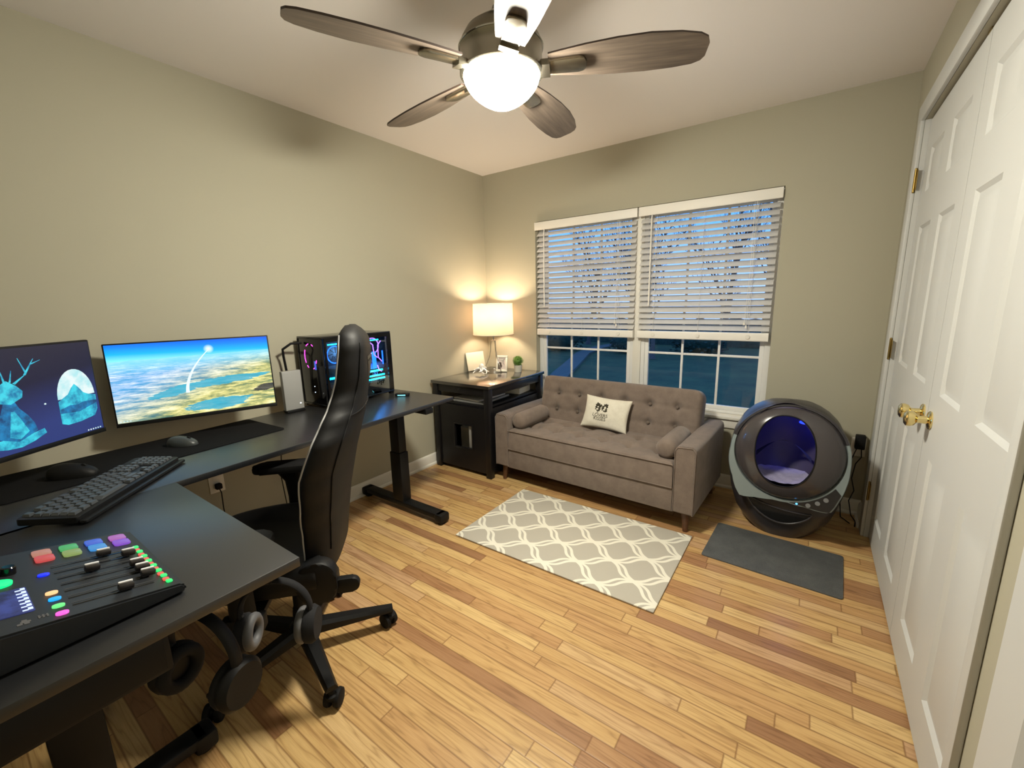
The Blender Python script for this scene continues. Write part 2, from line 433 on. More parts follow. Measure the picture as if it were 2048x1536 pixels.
def grid(bm, fn, nu, nv, m=0, closeu=False, X=None, mf=None):
    g = [[bm.verts.new(fn(i/(nu if closeu else nu), j/nv)) for j in range(nv+1)] for i in range(nu if closeu else nu+1)]
    for i in range(nu):
        for j in range(nv):
            i2 = (i+1) % nu if closeu else i+1
            f = bm.faces.new((g[i][j], g[i2][j], g[i2][j+1], g[i][j+1])); f.material_index = m if mf is None else mf(i, j)
    vs = [v for r_ in g for v in r_]
    if X is not None: bmesh.ops.transform(bm, matrix=X, verts=vs)
    return g
def sphere(bm, c, r, m=0, seg=20, X=None):
    rr = r if isinstance(r, (tuple, list)) else (r, r, r)
    q = bmesh.ops.create_uvsphere(bm, u_segments=seg, v_segments=max(6, seg//2), radius=1); vs = q['verts']
    bmesh.ops.scale(bm, vec=rr, verts=vs); bmesh.ops.translate(bm, vec=c, verts=vs)
    for f in {f for v in vs for f in v.link_faces}: f.material_index = m
    if X is not None: bmesh.ops.transform(bm, matrix=X, verts=vs)
    return vs
def rrect(w, h, r, n=5, cx=0, cy=0):
    P = []
    for (sx, sy, a) in ((1, 1, 0), (-1, 1, 90), (-1, -1, 180), (1, -1, 270)):
        for k in range(n+1):
            t = R(a+90*k/n); P.append((cx+sx*(w/2-r)+r*math.cos(t), cy+sy*(h/2-r)+r*math.sin(t)))
    return P
def obj(name, bm, ms, parent=None, smooth=35, loc=None, rot=None, nrm=True):
    if nrm: bmesh.ops.recalc_face_normals(bm, faces=bm.faces)
    me = bpy.data.meshes.new(name); bm.to_mesh(me); bm.free()
    if not isinstance(ms, (list, tuple)): ms = [ms]
    for k in ms: me.materials.append(M[k] if isinstance(k, str) else k)
    if smooth:
        me.polygons.foreach_set('use_smooth', [True]*len(me.polygons)); me.set_sharp_from_angle(angle=R(smooth))
    o = bpy.data.objects.new(name, me); C.objects.link(o)
    if parent: o.parent = parent
    if loc: o.location = loc
    if rot: o.rotation_euler = rot
    return o
def thing(name, label, cat, loc=(0, 0, 0), rotz=0, group=None):
    o = bpy.data.objects.new(name, None); C.objects.link(o); o.empty_display_size = .05
    o.location = loc; o.rotation_euler = (0, 0, rotz); o['label'] = label; o['category'] = cat
    if group: o['group'] = group
    return o
def tag(o, label, cat, group=None, kind=None):
    o['label'] = label; o['category'] = cat
    if group: o['group'] = group
    if kind: o['kind'] = kind
    return o
def struct(o, label=None, cat=None):
    o['kind'] = 'structure'
    if label: o['label'] = label
    if cat: o['category'] = cat
    return o
def copychild(src, parent, loc=None, rot=None):
    c = src.copy(); C.objects.link(c); c.parent = parent
    if loc is not None: c.location = loc
    if rot is not None: c.rotation_euler = rot
    for g in src.children:
        d = g.copy(); C.objects.link(d); d.parent = c
    return c
def light(name, kind, loc, energy, col, parent=None, **k):
    l = bpy.data.lights.new(name, kind); l.energy = energy; l.color = col[:3]
    for a, b in k.items(): setattr(l, a, b)
    o = bpy.data.objects.new(name, l); C.objects.link(o); o.location = loc
    if parent: o.parent = parent
    return o

# ------------------------------------------------------------------ room shell
W, H, D = 2.871, 2.44, -3.72
def wall_with_hole(bm, hole, full, plane_pts, y0, y1):
    (x0, x1, z0, z1), (X0, X1, Z0, Z1) = hole, full
    for a in ((X0, x0, Z0, Z1), (x1, X1, Z0, Z1), (x0, x1, Z0, z0), (x0, x1, z1, Z1)):
        b2(bm, a[0], a[1], y0, y1, a[2], a[3])
bm = NB(); b2(bm, -.12, W+.14, D-.12, .14, -.06, 0); struct(obj('floor', bm, 'floor', smooth=0), 'honey oak strip floor laid across the room', 'floor')
bm = NB(); b2(bm, -.12, W+.14, D-.12, .14, H, H+.08); struct(obj('ceiling', bm, 'ceiling', smooth=0), 'plain off-white ceiling', 'ceiling')
bm = NB(); b2(bm, -.12, 0, D-.12, .14, 0, H); struct(obj('wall_left', bm, 'wall', smooth=0), 'greige wall behind the desk', 'wall')
WX0, WX1, WZ0, WZ1 = .545, 2.318, .49, 1.985
bm = NB(); wall_with_hole(bm, (WX0, WX1, WZ0, WZ1), (0, W, 0, H), None, 0, .14); struct(obj('wall_back', bm, 'wall', smooth=0), 'greige wall around the window', 'wall')
bm = NB(); b2(bm, 0, W, D-.12, D, 0, H); struct(obj('wall_front', bm, 'wall', smooth=0), 'greige wall behind the camera', 'wall')
# right wall with closet opening y -.29..-2.01, z to 2.12
CY0, CY1, CZ = -.29, -2.01, 2.125
bm = NB()
b2(bm, W, W+.14, CY0, .14, 0, H); b2(bm, W, W+.14, D-.12, CY1, 0, H); b2(bm, W, W+.14, CY1, CY0, CZ, H)
b2(bm, W+.07, W+.14, CY1, CY0, 0, CZ)
struct(obj('wall_right', bm, 'wall', smooth=0), 'greige wall around the closet doors', 'wall')
# baseboards
def baseboard(name, x0, y0, x1, y1, nx, ny, label):
    bm = NB(); L = math.hypot(x1-x0, y1-y0); d = V((x1-x0, y1-y0, 0))/L; n = V((nx, ny, 0))
    prof = [(0, 0), (.026, 0), (.026, .012), (.02, .019), (.014, .021), (.014, .078), (.010, .088), (.006, .093), (0, .095)]
    A = [bm.verts.new(V((x0, y0, 0))+n*p+V((0, 0, z))) for p, z in prof]; B = [bm.verts.new(V((x1, y1, 0))+n*p+V((0, 0, z))) for p, z in prof]
    for k in range(len(prof)): bm.faces.new((A[k], A[(k+1) % len(prof)], B[(k+1) % len(prof)], B[k]))
    bm.faces.new(A); bm.faces.new(B[::-1])
    struct(obj(name, bm, 'white', smooth=30), label, 'baseboard')
baseboard('baseboard_left', 0, D, 0, 0, 1, 0, 'white baseboard under the desk wall')
baseboard('baseboard_back', 0.026, 0, W, 0, 0, -1, 'white baseboard under the window wall')
baseboard('baseboard_right', W, -.198, W, -.026, -1, 0, 'short white baseboard beside the closet corner')
# closet casing
bm = NB()
for (ya, yb) in ((-.29, -.198), (-2.052, -2.012)):
    b2(bm, W-.016, W, ya, yb, 0, CZ+.08, .004)
b2(bm, W-.0165, W, -2.052, -.198, CZ, CZ+.082, .004)
b2(bm, W, W+.07, CY0, CY0+.012-.012-.002, 0, CZ)
struct(obj('trim_1', bm, 'door', smooth=30), 'white casing around the closet doors', 'trim')

# ---- doors: six-panel leaf, local x = along width, z up, front face y = 0 (front toward -y)
def door_leaf(bm, w, h, rows=((.15, .77), (.99, 1.625), (1.775, 1.965)), th=.035):
    st = .115; pw = (w-2*st-.148)/2
    cols = [(st, st+pw), (w-st-pw, w-st)]
    xs = sorted({0, w} | {c for p in cols for c in p}); zs = sorted({0, h} | {c for p in rows for c in p})
    def ispanel(x0, z0): return any(abs(x0-c[0]) < 1e-6 for c in cols) and any(abs(z0-r_[0]) < 1e-6 for r_ in rows)
    vc = {}
    def v(x, y, z):
        k = (round(x, 5), round(y, 5), round(z, 5))
        if k not in vc: vc[k] = bm.verts.new((x, y, z))
        return vc[k]
    for side, ys in ((0, 1), (th, -1)):
        for i in range(len(xs)-1):
            for j in range(len(zs)-1):
                x0, x1, z0, z1 = xs[i], xs[i+1], zs[j], zs[j+1]
                if ispanel(x0, z0):
                    loops = [(0, 0), (.012, .009), (.022, .009), (.042, .002)]
                    prev = None
                    for (ins, dep) in loops:
                        y = side+ys*dep
                        L = [v(x0+ins, y, z0+ins), v(x1-ins, y, z0+ins), v(x1-ins, y, z1-ins), v(x0+ins, y, z1-ins)]
                        if prev:
                            for k in range(4): bm.faces.new((prev[k], prev[(k+1) % 4], L[(k+1) % 4], L[k]))
                        prev = L
                    bm.faces.new(prev)
                else: bm.faces.new((v(x0, side, z0), v(x1, side, z0), v(x1, side, z1), v(x0, side, z1)))
    for i in range(len(xs)-1):
        for z in (0, h): bm.faces.new((v(xs[i], 0, z), v(xs[i+1], 0, z), v(xs[i+1], th, z), v(xs[i], th, z)))
    for j in range(len(zs)-1):
        for x in (0, w): bm.faces.new((v(x, 0, zs[j]), v(x, 0, zs[j+1]), v(x, th, zs[j+1]), v(x, th, zs[j])))
def knob(parent, x, z, y=0):
    bm = NB()
    lathe(bm, [(0, 0), (.031, 0), (.032, .004), (.028, .008), (.014, .011), (.0125, .03), (.014, .036), (.024, .043), (.0275, .053), (.0265, .063), (.018, .069), (0, .071)], 28)
    o = obj('knob', bm, 'brass', parent, 40, (x, y, z), (R(90), 0, 0)); o['label'] = 'round brass knob'
    return o
def hinge(parent, x, z, y=-.006, tipz=.045):
    bm = NB()
    b2(bm, -.019, -.001, -.0015, .0015, -tipz, tipz, .0008)
    b2(bm, .001, .019, -.0015, .0015, -tipz, tipz, .0008)
    cyl(bm, (0, -.005, -tipz-.004), (0, -.005, tipz+.004), .0052, n=10)
    for s in (-1, 1): sphere(bm, (0, -.005, s*(tipz+.006)), .0055, seg=8)
    return obj('hinge', bm, 'brass_old', parent, 40, (x, y, z))
# far leaf: hinges at y=-.295; local x axis -> world -y, local -y -> world -x  (rotation -90deg)
LW = .854; LH = 2.105
def place_door(name, label, wy):
    bm = NB(); door_leaf(bm, LW, LH)
    o = obj(name, bm, 'door', None, 25, (W+.020, wy, .012), (0, 0, R(-90)))
    return struct(o, label, 'door')
d1 = place_door('door_1', 'white six-panel closet door, the leaf nearest the window wall', -.294)
d2 = place_door('door_2', 'white six-panel closet door, the nearer leaf', -1.152)
knob(d1, LW-.06, .893); knob(d2, .06, .893)
for z in (1.85, 1.045, .26): hinge(d1, .0, z, -.022)
for z in (1.85, 1.02, .28): hinge(d2, LW-.002, z, -.022)
bm = NB(); b2(bm, LW-.045, LW-.005, -.002, .02, LH-.001, LH+.006)
obj('ball_catch', bm, 'brass_old', d1, 30)
bm = NB(); b2(bm, .15, .20, -.002, .02, LH-.001, LH+.006)
obj('ball_catch', bm, 'brass_old', d2, 30)
# open entry door parked against the closet side
bm = NB(); door_leaf(bm, .76, 2.03, ((.20, .80), (.98, 1.56), (1.68, 1.9)))
d3 = struct(obj('door_3', bm, 'door', None, 25, (2.833, -2.228, .012), (0, 0, R(-90))), 'white six-panel entry door standing open at the right edge', 'door')
knob(d3, .70, .91)

# ------------------------------------------------------------------ windows
def window(name, x0, x1, label):
    """double hung unit, outer frame between x0..x1, z WZ0..WZ1, in plane y .06-.12"""
    z0, z1 = WZ0+.035, WZ1-.002; bm = NB(); f = .035
    b2(bm, x0, x0+f, .055, .135, z0, z1, .003); b2(bm, x1-f, x1, .055, .135, z0, z1, .003)
    b2(bm, x0+f, x1-f, .055, .135, z1-f, z1, .003); b2(bm, x0+f, x1-f, .055, .135, z0, z0+.02, .003)
    o = struct(obj(name, bm, 'vinyl', None, 30), label, 'window')
    zm = 1.255
    for (a, b, y, nm) in ((z0+.02, zm+.02, .075, 'lower'), (zm-.02, z1-f, .105, 'upper')):
        bm = NB(); s = .028; X0, X1 = x0+f, x1-f
        b2(bm, X0, X0+s, y-.013, y+.013, a, b, .003); b2(bm, X1-s, X1, y-.013, y+.013, a, b, .003)
        b2(bm, X0+s, X1-s, y-.013, y+.013, a, a+s*1.1, .003); b2(bm, X0+s, X1-s, y-.013, y+.013, b-s, b, .003)
        sash = obj('sash', bm, 'vinyl', o, 30)
        bm = NB(); gx0, gx1, gz0, gz1 = X0+s, X1-s, a+s*1.1, b-s
        for k in (1, 2):
            x = gx0+(gx1-gx0)*k/3; b2(bm, x-.008, x+.008, y-.006, y+.006, gz0, gz1, .002)
        z = (gz0+gz1)/2+.02
        for k in range(3):
            b2(bm, gx0+(gx1-gx0)*k/3+.008*(k > 0), gx0+(gx1-gx0)*(k+1)/3-.008*(k < 2), y-.005, y+.005, z-.008, z+.008, .002)
        obj('muntin', bm, 'vinyl', sash, 30)
        bm = NB(); b2(bm, gx0, gx1, y+.0065, y+.0085, gz0, gz1)
        obj('pane', bm, 'glass', sash, 0)
    return o
XM = 1.43
window('window_1', WX0+.002, XM-.022, 'left half of the twin white window')
window('window_2', XM+.022, WX1-.002, 'right half of the twin white window')
bm = NB(); b2(bm, XM-.022, XM+.022, .05, .135, WZ0+.035, WZ1, .002); b2(bm, XM-.03, XM+.03, .04, .055, WZ0+.035, WZ1-.0, .002)
struct(obj('trim_2', bm, 'white', smooth=30), 'white mullion between the two windows', 'trim')
bm = NB(); b2(bm, WX0+.001, WX1-.001, -.001, .135, WZ0+.001, WZ0+.034, .002); b2(bm, WX0-.03, WX1+.03, -.032, -.0005, WZ0+.012, WZ0+.034, .006)
b2(bm, WX0-.015, WX1+.015, -.014, -.0005, WZ0-.05, WZ0+.0115, .003)
struct(obj('trim_3', bm, 'white', smooth=30), 'white sill below the windows', 'trim')

def blind(label, x0, x1, wx):
    t = thing('window_blind', label, 'blind', ((x0+x1)/2, 0, 0), 0, 'window blinds')
    w = x1-x0; h = w/2
    bm = NB(); b2(bm, -h-.008, h+.008, -.022, -.010, 1.915, 1.978, .003)
    obj('valance', bm, 'blind', t, 30)
    bm = NB(); b2(bm, -h, h, -.004, .045, 1.93, 1.978, .003); obj('headrail', bm, 'blind', t, 30)
    bm = NB()
    n = 19; zt = 1.885; zb = 1.128
    prof = []
    for k in range(7):
        s = -1+2*k/6; prof.append((s*.0255, .0022*(1-s*s)))
    P = [(y, z+.0014) for y, z in prof]+[(y, z-.0014) for y, z in prof[::-1]]
    A = [bm.verts.new((-h+.004, y, z)) for y, z in P]; B = [bm.verts.new((h-.004, y, z)) for y, z in P]
    for k in range(len(P)): bm.faces.new((A[k], A[(k+1) % len(P)], B[(k+1) % len(P)], B[k]))
    bm.faces.new(A); bm.faces.new(B[::-1])
    tilt = R(40)
    sl = obj('slat', bm, 'slat', t, 40, (0, .018, zt), (tilt, 0, 0))
    for k in range(1, n):
        copychild(sl, t, (0, .018, zt-(zt-zb)*k/(n-1)), (tilt+R(random.uniform(-1.2, 1.2)), 0, R(random.uniform(-.1, .1))))
    bm = NB(); prism(bm, rrect(.05, .056, .008), -h+.003, h-.003, X=T((0, .018, 1.072)) @ ry(R(90)) @ rz(R(90)))
    br = obj('bottom_rail', bm, 'blind', t, 40)
    for k in (-.36, 0, .36):
        bm = NB(); lathe(bm, [(0, 0), (.014, 0), (.013, .004), (0, .005)], 14, X=T((k*w, -.009, 1.073)) @ rx(R(90)))
        obj('rail_button', bm, 'cord', br, 40)
    bm = NB()
    for k in (-.36, 0, .36):
        for y in (-.006, .043): tube(bm, [(k*w, y, 1.10), (k*w, y, 1.93)], .0011, 5)
        for j in range(n): tube(bm, [(k*w, -.006, zt-(zt-zb)*j/(n-1)-.012), (k*w, .043, zt-(zt-zb)*j/(n-1)+.010)], .0007, 4)
    obj('ladder_cord', bm, 'cord', t, 40)
    bm = NB(); tube(bm, [(wx, -.012, 1.92), (wx, -.02, 1.90), (wx, -.022, 1.285)], [.003, .0045, .0055], 8)
    obj('tilt_wand', bm, 'blind', t, 40)
    bm = NB(); cx = h-.14
    tube(bm, [(cx, -.013, 1.92), (cx+.004, -.017, 1.5), (cx-.006, -.018, 1.17)], .0013, 5); tube(bm, [(cx+.012, -.013, 1.92), (cx+.014, -.017, 1.5), (cx+.006, -.018, 1.15)], .0013, 5)
    lathe(bm, [(0, .02), (.004, .018), (.008, 0), (0, 0)], 10, X=T((cx-.006, -.018, 1.152))); lathe(bm, [(0, .02), (.004, .018), (.008, 0), (0, 0)], 10, X=T((cx+.006, -.018, 1.132)))
    obj('lift_cord', bm, 'cord', t, 40)
blind('white slatted blind over the left window, lowered halfway', WX0+.012, XM-.014, -.345)
blind('wider-looking white slatted blind over the right window, nearest the closet', XM+.012, WX1-.012, -.345)

# ------------------------------------------------------------------ outdoors at dusk
GZ = -2.9
def lawn_mat():
    m, t, b = newmat('dusk_lawn'); p, x, y, z = t.pos()
    f = t.noise(p, .6, 5, .65); g = t.noise(p, 18, 4, .7); k = t.math('ADD', t.math('MULTIPLY', f, .5), t.math('MULTIPLY', g, .5))
    t.l.new(t.ramp(k, [(.36, rgb(44, 66, 42)), (.62, rgb(82, 104, 62))]), b.inputs['Base Color']); b.inputs['Roughness'].default_value = 1
    return m
M['lawn'] = lawn_mat(); M['path'] = mat('concrete_path', rgb(92, 100, 92), .9, var=.1, vscale=8)
M['bark'] = mat('bark', rgb(96, 88, 84), .95, var=.3, vscale=12); M['leafdark'] = mat('evergreen', rgb(44, 70, 58), .9, var=.4, vscale=5)
bm = NB()
def hill(u, v):
    x = -45+90*u; y = 1.5+60*v; z = GZ+.12*noise.noise(V((x*.1, y*.1, 0)))
    return (x, y, z)
grid(bm, hill, 40, 40)
struct(obj('ground_lawn', bm, 'lawn', None, 60), 'dark lawn seen through the lower panes', 'lawn')
bm = NB()
pp = [(-5.2, 9), (-6.4, 11.8), (-7.9, 15), (-9.0, 18), (-9.8, 20.5), (-10.8, 23.5), (-12.0, 27), (-12.5, 31), (-12.0, 36)]
A = []; B = []
for i, (x, y) in enumerate(pp):
    z = GZ+.16; a = bm.verts.new((x-.55, y, z)); b = bm.verts.new((x+.55, y, z)); A.append(a); B.append(b)
for i in range(len(pp)-1): bm.faces.new((A[i], B[i], B[i+1], A[i+1]))
r_ = bmesh.ops.extrude_face_region(bm, geom=list(bm.faces)); bmesh.ops.translate(bm, vec=(0, 0, -.4), verts=[g for g in r_['geom'] if isinstance(g, bmesh.types.BMVert)])
struct(obj('ground_path', bm, 'path', None, 0), 'pale garden path curving across the lawn', 'path')
def tree(x, y, h, seed, label, spread=1.0, lev=4):
    rnd = random.Random(seed); bm = NB()
    def br(p, d, L, r, k):
        n = 3 if k < lev else 2; pts = [p]; dd = d.copy()
        for i in range(n):
            dd = (dd+V((rnd.uniform(-.2, .2), rnd.uniform(-.2, .2), rnd.uniform(-.05, .15)))).normalized(); pts.append(pts[-1]+dd*L/n)
        tube(bm, pts, [r*(1-.45*i/n) for i in range(n+1)], 5 if k < 2 else 3, cap=False)
        if k >= lev: return
        for i in range(4 if k else 7):
            q = pts[rnd.randint(1, n)] if k else pts[0].lerp(pts[-1], rnd.uniform(.3, 1))
            a = rnd.uniform(0, 2*PI); t_ = rnd.uniform(.35, .9)*spread
            nd = (dd+V((math.cos(a)*t_, math.sin(a)*t_, rnd.uniform(0, .3)))).normalized()
            br(q, nd, L*rnd.uniform(.5, .72), r*.5, k+1)
    br(V((0, 0, 0)), V((0, 0, 1)), h*.5, h*.016, 0)
    bw = NB(); tube(bw, [(0, 0, 0), (0, 0, .35)], [h*.026, h*.0165], 8)
    t = thing('bare_tree', label, 'tree', (x, y, GZ), 0, 'bare trees beyond the lawn')
    obj('branches', bm, 'bark', t, 60); obj('root_flare', bw, 'bark', t, 60)
tree(-20.5, 30, 12.5, 3, 'bare tree outside seen through the left edge of the left blind')
tree(-14.8, 34, 13.0, 5, 'bare tree outside seen through the middle of the left blind')
tree(-9.8, 33, 11.5, 8, 'bare tree outside seen through the right edge of the left blind')
tree(-6.6, 27, 11.0, 12, 'bare tree outside seen through the left side of the right blind')
tree(-3.2, 33, 12.5, 15, 'bare tree outside seen through the middle of the right blind')
tree(.9, 28, 11.5, 19, 'bare tree outside seen through the right part of the right blind')
def bush(x, y, r, hgt, seed, label):
    rnd = random.Random(seed); bm = NB()
    for k in range(420):
        a = rnd.uniform(0, 2*PI); u = rnd.uniform(0, 1); q = rnd.uniform(.7, 1.0)
        c = V((math.cos(a)*r*q*math.sqrt(1-u*u), math.sin(a)*r*q*math.sqrt(1-u*u), hgt*u*q+.1))
        d = V((rnd.uniform(-1, 1), rnd.uniform(-1, 1), rnd.uniform(-.3, 1))).normalized(); e, f = frame_from(d); s = .16
        vs = [bm.verts.new(c+e*s*math.cos(t)+f*s*.5*math.sin(t)) for t in (0, PI/2, PI, 1.5*PI)]
        bm.faces.new(vs)
    bq = NB(); sphere(bq, (0, 0, hgt*.45), (r*.8, r*.8, hgt*.5), seg=16)
    t = thing('garden_shrub', label, 'shrub', (x, y, GZ+.05), 0, 'dark shrubs on the lawn')
    obj('foliage', bm, 'leafdark', t, 0); obj('inner_mass', bq, 'leafdark', t, 40)
bush(-15.2, 29, 2.2, 2.6, 1, 'dark evergreen shrub far beyond the left window, left of the path')
bush(-9.2, 30, 1.8, 2.2, 2, 'dark shrub beyond the left window, right of the path')
bush(-4.5, 32, 2.2, 2.4, 3, 'dark shrub far beyond the right window')
bm = NB()
def hedge(u, v):
    x = -34+46*u; h = 2.3+.7*noise.noise(V((x*.35, 0, 3))); a = PI*v
    n_ = .5*noise.noise(V((x*.9, v*5, 7)))
    return (x, 38-(1.6+n_)*math.cos(a), GZ-.1+(h+n_)*math.sin(a))
grid(bm, hedge, 120, 12)
o = tag(obj('hedgerow', bm, 'leafdark', None, 60), 'long dark hedgerow closing off the far side of the lawn', 'hedge', kind='stuff')
# ------------------------------------------------------------------ rug and litter mat
bm = NB(); b2(bm, .93, 2.08, -1.538, -.818, .001, .009, .003)
tag(obj('area_rug', bm, 'rug', smooth=30), 'grey and cream trellis pattern rug in front of the sofa', 'rug')
bm = NB(); prism(bm, rrect(.595, .40, .012), 0, .006, bev=.0015)
tag(obj('litter_mat', bm, 'littermat', None, 30, (2.463, -.782, .0005), (0, 0, R(-2.5))), 'dark grey rubber mat on the floor before the litter globe', 'mat')

# ------------------------------------------------------------------ sofa
def sofa():
    t = thing('sofa', 'taupe tufted two-seat sofa under the window', 'sofa', (1.375, -.425, 0), R(-2.2))
    # local: x -.72..+.72, y front -.36, back +.36
    HW = .715; aw = .118; F = -.365
    bm = NB(); b2(bm, -HW+aw+.002, HW-aw-.002, F+.003, .30, .125, .2635, .003); b2(bm, -HW+aw+.002, HW-aw-.002, F+.002, F+.05, .12, .258, .003)
    obj('base_frame', bm, 'sofa', t, 40)
    # seat cushion: tufted
    xs = [-.46, -.276, -.092, .092, .276, .46]
    rows = [-.205, -.035]
    def dimple(x, y, X_, Y_, A, s):
        d = 0
        for i, a in enumerate(X_):
            for b in Y_: d += A*math.exp(-((x-a)**2+(y-b)**2)/(s*s))
        return d
    def creases(x, y, X_, Y_):
        d = 0
        for a in X_:
            d += .006*math.exp(-((x-a)/.016)**2)*math.exp(-(min(abs(y-Y_[0]), abs(y-Y_[1]))/.07)**2)
        for b in Y_: d += .004*math.exp(-((y-b)/.016)**2)
        return d
    w2 = HW-aw-.004
    bm = NB()
    def seat(u, v):
        x = -w2+2*w2*u; y = F-.004+(.11-F)*v
        e = min(u, 1-u)*2*w2; g = min(v*(.48), .3)
        r = .025; z = .418
        if e < r: z -= r-math.sqrt(max(0, r*r-(r-e)**2))
        if g < r: z -= r-math.sqrt(max(0, r*r-(r-g)**2))
        z -= dimple(x, y, xs, rows, .034, .034)+1.6*creases(x, y, xs, rows)
        z += .008*math.sin(PI*u)*math.sin(PI*min(1, v*1.1))
        return (x, y, z)
    g = grid(bm, seat, 150, 60)
    # skirt sides down to z .265
    loop = [r_[0] for r_ in g]+g[-1][1:]+[r_[-1] for r_ in g[:-1][::-1]]+g[0][1:-1][::-1]
    low = [bm.verts.new((v.co.x, v.co.y, .264)) for v in loop]
    for k in range(len(loop)): bm.faces.new((loop[k], loop[(k+1) % len(loop)], low[(k+1) % len(loop)], low[k]))
    bm.faces.new(low)
    sc = obj('seat_cushion', bm, 'sofa', t, 60)
    bm = NB(); tube(bm, [(-w2, F-.007, .408), (w2, F-.007, .408)], .0035, 6)
    tube(bm, [(-w2, F-.006, .268), (w2, F-.006, .268)], .003, 6)
    obj('seam_piping', bm, 'sofa', sc, 60)
    for a in xs:
        for b in rows:
            bm = NB(); sphere(bm, (0, 0, 0), (.012, .012, .006), seg=12); obj('tuft_button', bm, 'button', sc, 60, (a, b, .393))
    # backrest leaning
    bw = .612; bh = .40
    X = T((0, .115, .345)) @ rx(R(-14))
    bx = [-.46, -.276, -.092, .092, .276, .46]; bz = [.14, .27]
    def back(u, v):
        x = -bw+2*bw*u; z = bh*v
        e = min(u, 1-u)*2*bw; g = (1-v)*bh
        rr = .055; yy = 0
        # rounded outline of the upper corners
        r2 = .03
        if e < r2: yy += r2-math.sqrt(max(0, r2*r2-(r2-e)**2))
        if g < r2: yy += r2-math.sqrt(max(0, r2*r2-(r2-g)**2))
        if v > .85 and e < rr:
            pass
        yy += dimple(x, z, bx, bz, .026, .028)+creases(x, z, bx, bz)
        if z > bz[1]: yy += 0
        # corner rounding in plane
        cx = max(0, abs(x)-(bw-.06)); cz = max(0, z-(bh-.06))
        q = math.hypot(cx, cz)
        if cx > 0 and cz > 0 and q > .06:
            k = .06/q; x = math.copysign((bw-.06)+cx*k, x); z = (bh-.06)+cz*k
        return (x, -.065+yy, z)
    bm = NB(); g = grid(bm, back, 150, 48)
    loop = [r_[0] for r_ in g]+g[-1][1:]+[r_[-1] for r_ in g[:-1][::-1]]+g[0][1:-1][::-1]
    low = [bm.verts.new((v.co.x, .05, v.co.z)) for v in loop]
    for k in range(len(loop)): bm.faces.new((loop[k], loop[(k+1) % len(loop)], low[(k+1) % len(loop)], low[k]))
    low2 = [bm.verts.new((v.co.x*.985, .062, v.co.z*.985)) for v in low]
    for k in range(len(loop)): bm.faces.new((low[k], low[(k+1) % len(loop)], low2[(k+1) % len(loop)], low2[k]))
    bm.faces.new(low2)
    bmesh.ops.transform(bm, matrix=X, verts=bm.verts)
    bc = obj('backrest', bm, 'sofa', t, 60)
    for a in bx:
        for b in bz:
            bm = NB(); sphere(bm, (0, 0, 0), (.012, .006, .012), seg=12); p = X @ V((a, -.048, b)); obj('tuft_button', bm, 'button', bc, 60, p, (R(-14), 0, 0))
    # arms: rounded, widening toward the back
    for s in (-1, 1):
        bm = NB()
        n = 14
        def arm(u, v, s=s):
            return None
        sec = []
        for k in range(n+1):
            y = F+.0+(.70)*k/n; q = k/n
            top = .522-.008*q; out = HW; inn = HW-aw-.0*q
            flare = .012*math.sin(PI*min(1, q*1.0))
            prof = [(inn, .122), (inn, top-.03), (inn+.006, top-.012), (inn+.022, top), (out-.022+flare, top+.004), (out-.006+flare, top-.008), (out+flare*.6, top-.03), (out, .122)]
            sec.append([bm.verts.new((s*x, y, z)) for x, z in prof])
        for k in range(n):
            for j in range(8): bm.faces.new((sec[k][j], sec[k][(j+1) % 8], sec[k+1][(j+1) % 8], sec[k+1][j]))
        bm.faces.new(sec[0]); bm.faces.new(sec[-1][::-1])
        es = [e for e in bm.edges if all(abs(v.co.y-F) < 1e-5 for v in e.verts)]
        bmesh.ops.bevel(bm, geom=es, offset=.008, segments=3, affect='EDGES')
        a = obj('armrest', bm, 'sofa', t, 50)
        bm = NB(); pr = [(HW-aw+.004, .125), (HW-aw+.004, .495), (HW-aw+.02, .516), (HW-.02, .52), (HW-.004, .495), (HW-.004, .125)]
        tube(bm, [(s*x, F-.0005, z) for x, z in pr], .003, 6); obj('seam_piping', bm, 'sofa', a, 60)
    # bolsters lying along the arms
    for s in (-1, 1):
        bm = NB(); r = .061; L = .36
        prof = [(0, -L/2), (r*.55, -L/2), (r*.85, -L/2+.008), (r, -L/2+.03), (r*1.02, 0), (r, L/2-.03), (r*.85, L/2-.008), (r*.55, L/2), (0, L/2)]
        lathe(bm, prof, 30, X=T((s*(HW-aw-.064), -.150, .474)) @ rx(R(90)))
        o = obj('bolster_cushion', bm, 'sofa', t, 50)
    # legs
    lx = [-.66, .66]
    for x in lx:
        for y in (-.31, .28):
            bm = NB(); tube(bm, [(x, y, .128), (x*1.012, y*1.04, 0)], [.026, .014], 16); obj('leg', bm, 'leg_wood', t, 40)
    return t
sofa()

